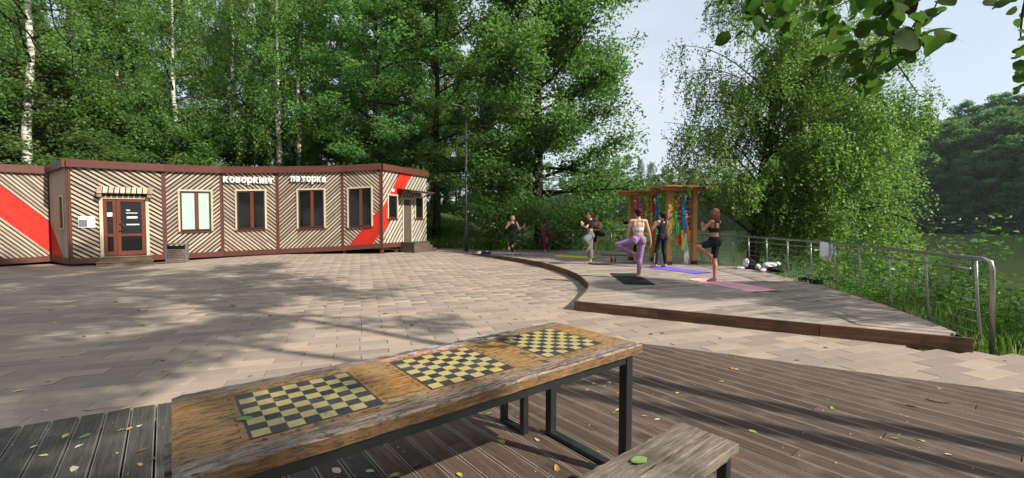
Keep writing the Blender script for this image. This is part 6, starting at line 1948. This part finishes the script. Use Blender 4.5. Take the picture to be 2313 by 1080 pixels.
def bank_ok(x, y):
    if inside(RAISED, x, y) or x > interp(SHORE, y) - 0.2: return False
    if y < 5.4: return (y - 5.03) * 0.878 + (x - 5.41) * 0.479 > 0.02
    return x > 5.3 and y < 17
P = scatter(15000, 5.2, 14, 0.5, 12, bank_ok)
V, Fs, tt = blades(P, 0.26, r_)
tag(link(bpy.data.objects.new('bank_grass', np_mesh('bank_grass', V, Fs, M['grass'], False, tt))), 'green grass on the lake bank along the railing', 'grass', kind='stuff')
P = scatter(15000, -6, 3.5, 22.2, 30, lambda x, y: x < interp(SHORE, y) - 1 and (x < -1.5 or y > 22.6))
V, Fs, tt = blades(P, 0.6, r_, 0.04, 0.4)
tag(link(bpy.data.objects.new('meadow_grass', np_mesh('meadow_grass', V, Fs, M['grass'], False, tt))), 'tall light green grass on the bank behind the deck', 'grass', kind='stuff')
P = scatter(2600, -4.5, 1.5, 25.5, 30.5, lambda x, y: True)
V, Fs, tt = blades(P, 0.75, r_, 0.03, 0.25)
tag(link(bpy.data.objects.new('seeding_grass', np_mesh('seeding_grass', V, Fs, M['seed_grass'], False, tt))), 'reddish seeding grass on the slope left of the big tree', 'grass', kind='stuff')
def weed(seed, h, nl, size, spread=0.25):
    r = np.random.default_rng(seed); wd = Wood(); P = []
    for s_ in range(5):
        d = np.array([r.normal() * spread, r.normal() * spread, 1.0])
        pts = bend((r.normal() * .05, r.normal() * .05, -0.02), d, h * r.uniform(.6, 1.1), 6, r, 0.12, -0.02)
        wd.tube(pts, np.linspace(0.007, 0.002, 7), 4)
        for k in range(nl):
            f = r.uniform(0.25, 1.0) * 6; i = min(5, int(f))
            P.append(pts[i] + (pts[i + 1] - pts[i]) * (f - i) + r.normal(size=3) * np.array([.07, .07, .03]) * (h / 0.7))
    V, Fq, tt = leaves(np.array(P), size, r, up=1.0, w=0.6)
    return wd.mesh('weed_stem', M['soil_stem']), np_mesh('weed_leaves', V, Fq, M['leaf_weed'], False, tt)
M['soil_stem'] = plain('stem', (0.06, 0.09, 0.03), 0.8)
WD = [weed(1, 0.65, 26, 0.085), weed(2, 0.9, 34, 0.10), weed(3, 0.45, 24, 0.075, 0.4), weed(4, 1.5, 46, 0.10, 0.16)]
G8 = 'leafy weeds on the bank beyond the railing'
def plant(k, x, y, sc, label='leafy green weed growing on the bank beyond the railing', group=G8):
    t_ = thing('weed_plant', label, 'plant', (x, y, ground_at(x, y)), r_.uniform(0, 6.28), group); t_.scale = (sc, sc, sc)
    inst('stem', WD[k][0], t_); inst('leaves', WD[k][1], t_)
for x, y, z in scatter(95, 5.7, 13.5, 2.5, 14, lambda x, y: bank_ok(x, y) and bank_ok(x - 0.35, y - 0.2)):
    plant(int(r_.integers(0, 3)), x, y, r_.uniform(0.8, 1.3) * (0.68 if x > 8.6 else 1))
for nth, a, b, Y, sc in by_left(((2190, 600, 8.0, 1.15), (2210, 600, 8.3, 0.95), (2060, 560, 9.5, 1.2), (2030, 560, 10.5, 1.15), (1985, 560, 10.8, 0.9))):
    X = (a - CX) / F * Y
    plant(3, X, Y, sc, 'tall slender sapling rising above the railing against the lake, %s from the left' % nth, 'saplings on the lake bank')
for k in range(46):
    x, y = (r_.uniform(-0.6, 5.2), r_.uniform(22.3, 25.0)) if k < 26 else (r_.uniform(-5, -0.8), r_.uniform(22.9, 26.5))
    if x < interp(SHORE, y) - 0.4: plant(int(r_.integers(0, 3)), x, y, r_.uniform(0.9, 1.5), 'leafy weed behind the far edge of the deck', 'weeds behind the far edge of the deck')

# ---------------------------------------------------------------- fallen leaves, twig
def small_leaf(seed):
    rn_ = random.Random(seed); n = 8
    pts = [(math.cos(2 * math.pi * k / n) * (0.5 if k else 0.62), math.sin(2 * math.pi * k / n) * 0.32 * rn_.uniform(.85, 1.1), 0.10 + 0.10 * math.cos(4 * math.pi * k / n + seed) * rn_.random()) for k in range(n)]
    m = MB(); m.add([(0, 0, 0.05)] + pts + [(-0.5, 0, 0.08), (-0.8, 0.05, 0.03), (-0.8, 0.02, 0.03)], [(0, 1 + k, 1 + (k + 1) % n) for k in range(n)] + [(n + 1, n + 2, n + 3)])
    return m
M['fl_yellow'] = plain('fallen_yellow', (0.42, 0.40, 0.08), 0.6, var=0.25, scale=30); M['fl_green'] = plain('fallen_green', (0.12, 0.20, 0.05), 0.55, var=0.25, scale=30)
M['fl_pale'] = plain('fallen_pale', (0.46, 0.42, 0.28), 0.6, var=0.2, scale=30); M['fl_brown'] = plain('fallen_brown', (0.10, 0.06, 0.03), 0.7, var=0.25, scale=30); M['fl_orange'] = plain('fallen_orange', (0.42, 0.20, 0.07), 0.6, var=0.2, scale=30)
FLM = {}
for c in ('yellow', 'green', 'pale', 'brown', 'orange'):
    for s_ in range(2): FLM[c, s_] = small_leaf(s_ + 3).mesh('fallen_leaf', M['fl_' + c])
DECKL = [(148, 985, 'yellow'), (190, 987, 'green'), (180, 1008, 'pale'), (76, 1010, 'pale'), (98, 1030, 'yellow'), (168, 1060, 'pale'), (275, 972, 'green'), (292, 969, 'orange'), (315, 963, 'pale'), (318, 1019, 'brown'), (316, 1050, 'orange'), (345, 1038, 'brown'),
         (1341, 867, 'yellow'), (1375, 865, 'yellow'), (1327, 882, 'orange'), (1268, 871, 'orange'), (1388, 933, 'green'), (1396, 927, 'yellow'), (1455, 940, 'orange'), (1484, 948, 'pale'), (1530, 888, 'yellow'), (1628, 862, 'yellow'), (1655, 834, 'orange'), (1662, 835, 'pale'),
         (1700, 975, 'yellow'), (1880, 923, 'green'), (2022, 991, 'green'), (2080, 996, 'yellow'), (2142, 1027, 'pale'), (2122, 878, 'pale'), (2060, 918, 'brown'), (2308, 992, 'orange'), (1790, 856, 'brown'), (1133, 998, 'yellow'), (1215, 971, 'orange'), (1213, 994, 'pale'), (1038, 1073, 'yellow'), (1105, 935, 'green'), (760, 1065, 'pale'), (848, 1000, 'orange'), (835, 1065, 'pale'), (1258, 1059, 'orange'), (1440, 1012, 'pale'), (890, 1075, 'yellow'), (940, 1050, 'brown')]
PAVEL = [(40, 884, 'yellow'), (110, 861, 'pale'), (143, 805, 'pale'), (187, 797, 'pale'), (250, 774, 'orange'), (241, 752, 'brown'), (190, 760, 'brown'), (120, 730, 'yellow'), (115, 702, 'brown'), (322, 735, 'green'), (313, 702, 'brown'), (328, 703, 'brown'), (260, 683, 'brown'), (425, 818, 'pale'), (368, 815, 'brown'), (372, 838, 'orange'), (565, 850, 'green'), (492, 767, 'pale'), (523, 782, 'pale'),
         (615, 790, 'green'), (727, 780, 'yellow'), (690, 795, 'orange'), (610, 714, 'brown'), (732, 730, 'brown'), (870, 709, 'brown'), (733, 692, 'brown'), (870, 747, 'yellow'), (931, 745, 'yellow'), (930, 735, 'brown'), (1108, 622, 'green'), (910, 625, 'brown'), (875, 609, 'brown'), (525, 690, 'green'), (100, 928, 'pale'), (200, 927, 'orange'), (250, 935, 'pale'), (285, 923, 'yellow'), (1165, 721, 'yellow'), (1470, 755, 'brown'), (1496, 753, 'brown'), (1655, 801, 'yellow'), (1627, 765, 'brown'), (1868, 816, 'yellow'), (1800, 814, 'brown'), (1865, 786, 'brown'), (2270, 815, 'brown'), (1520, 777, 'pale'), (30, 655, 'brown'), (630, 640, 'brown')]
for lst, z, where in ((DECKL, 0.021, 'the brown front deck boards'), (PAVEL, 0.001, 'the paving slabs of the plaza')):
    for k, (a, b, c) in enumerate(lst):
        p = gp(a, b, z)
        p[2] += zg(p[0], p[1])
        sz = random.uniform(0.038, 0.068) if p[1] < 6 else random.uniform(0.07, 0.11)
        o = inst('fallen_leaf', FLM[c, k % 2], None, p, (random.uniform(-.15, .15), random.uniform(-.15, .15), random.uniform(0, 6.28)), (sz, sz, sz))
        tag(o, 'small %s fallen leaf lying on %s' % (c, where), 'leaf', 'fallen %s leaves on %s' % (c, where))
for a, b, z, c, lb in ((550, 948, TZ + 0.002, 'green', 'curled green leaf at the edge of the nearest chessboard'), (1443, 1043, 0.482, 'green', 'large green leaf lying on the foreground bench')):
    p = gp(a, b, z)
    o = inst('fallen_leaf', FLM[c, 1], None, p, (0.1, 0.1, 0.6), 0.05 if z > 0.6 else 0.085); tag(o, lb, 'leaf')
p = gp(2118, 908, 0.022)
tg_ = thing('fallen_twig', 'small bent twig lying on the brown front deck', 'twig', p)
m = MB(); m.tube([(-0.05, 0.05, 0.012), (-0.055, 0.02, 0.008), (-0.02, -0.02, 0.006), (0.04, -0.03, 0.006), (0.09, -0.025, 0.006)], [0.004, 0.005, 0.004, 0.0035, 0.002], 6); m.build('twig', M['bark_dark'], tg_, True)
# crumbs and seed litter, uncountable
Vv, Ff = [], []
for k in range(900):
    s_ = r_.uniform(-4, 6); q = r_.uniform(-4, 4)
    x, y = BP[0] * s_ + BD[0] * q, BP[1] * s_ + BD[1] * q + 2
    if not inside(FRONT, x, y) or y < 0.8: continue
    a = r_.uniform(0, 6.28); l = r_.uniform(0.003, 0.009)
    b = len(Vv)
    Vv += [(x + l * math.cos(a), y + l * math.sin(a), 0.024), (x + l * math.cos(a + 2.2), y + l * math.sin(a + 2.2), 0.0235), (x + l * math.cos(a + 4.1), y + l * math.sin(a + 4.1), 0.026)]
    Ff.append((b, b + 1, b + 2))
m = MB(); m.add(Vv, Ff); tag(m.build('seed_litter', M['fl_pale']), 'tiny pale seed husks scattered over the front deck', 'litter', kind='stuff')

# the wood also stands round the plaza behind the viewpoint; the windows mirror it
for x, y, k, sc in ((-22, -9, 'linden1', 1.0), (-16, -14, 'linden2', 1.0), (-10, -12, 'linden1', 0.9), (-4, -15, 'linden2', 1.0), (2, -13, 'linden1', 0.95), (-13, -19, 'linden1', 1.1), (-1, -20, 'linden1', 1.1), (-27, 0, 'linden2', 1.0), (6, -17, 'linden2', 1.0), (-19, -21, 'linden1', 1.1), (-7, -22, 'linden1', 1.1)):
    plant_tree(k, 'tall tree of the wood behind the viewpoint', (x, y, ground_at(x, y)), LIB[k], x, sc, 'trees behind the viewpoint', 'linden_tree')
# ---------------------------------------------------------------- air
hz = MB(); hz.box((100, 280, 35.5), (1080, 860, 83))
t = NT('haze_air')
pv_ = t.n('ShaderNodeVolumePrincipled'); pv_.inputs['Color'].default_value = (0.80, 0.88, 0.97, 1); pv_.inputs['Density'].default_value = 0.00015; pv_.inputs['Anisotropy'].default_value = 0.2
t.l(pv_.outputs[0], t.out.inputs['Volume'])
ho = hz.build('haze', t.m); ho['kind'] = 'stuff'; ho['label'] = 'thin morning haze over the lake'
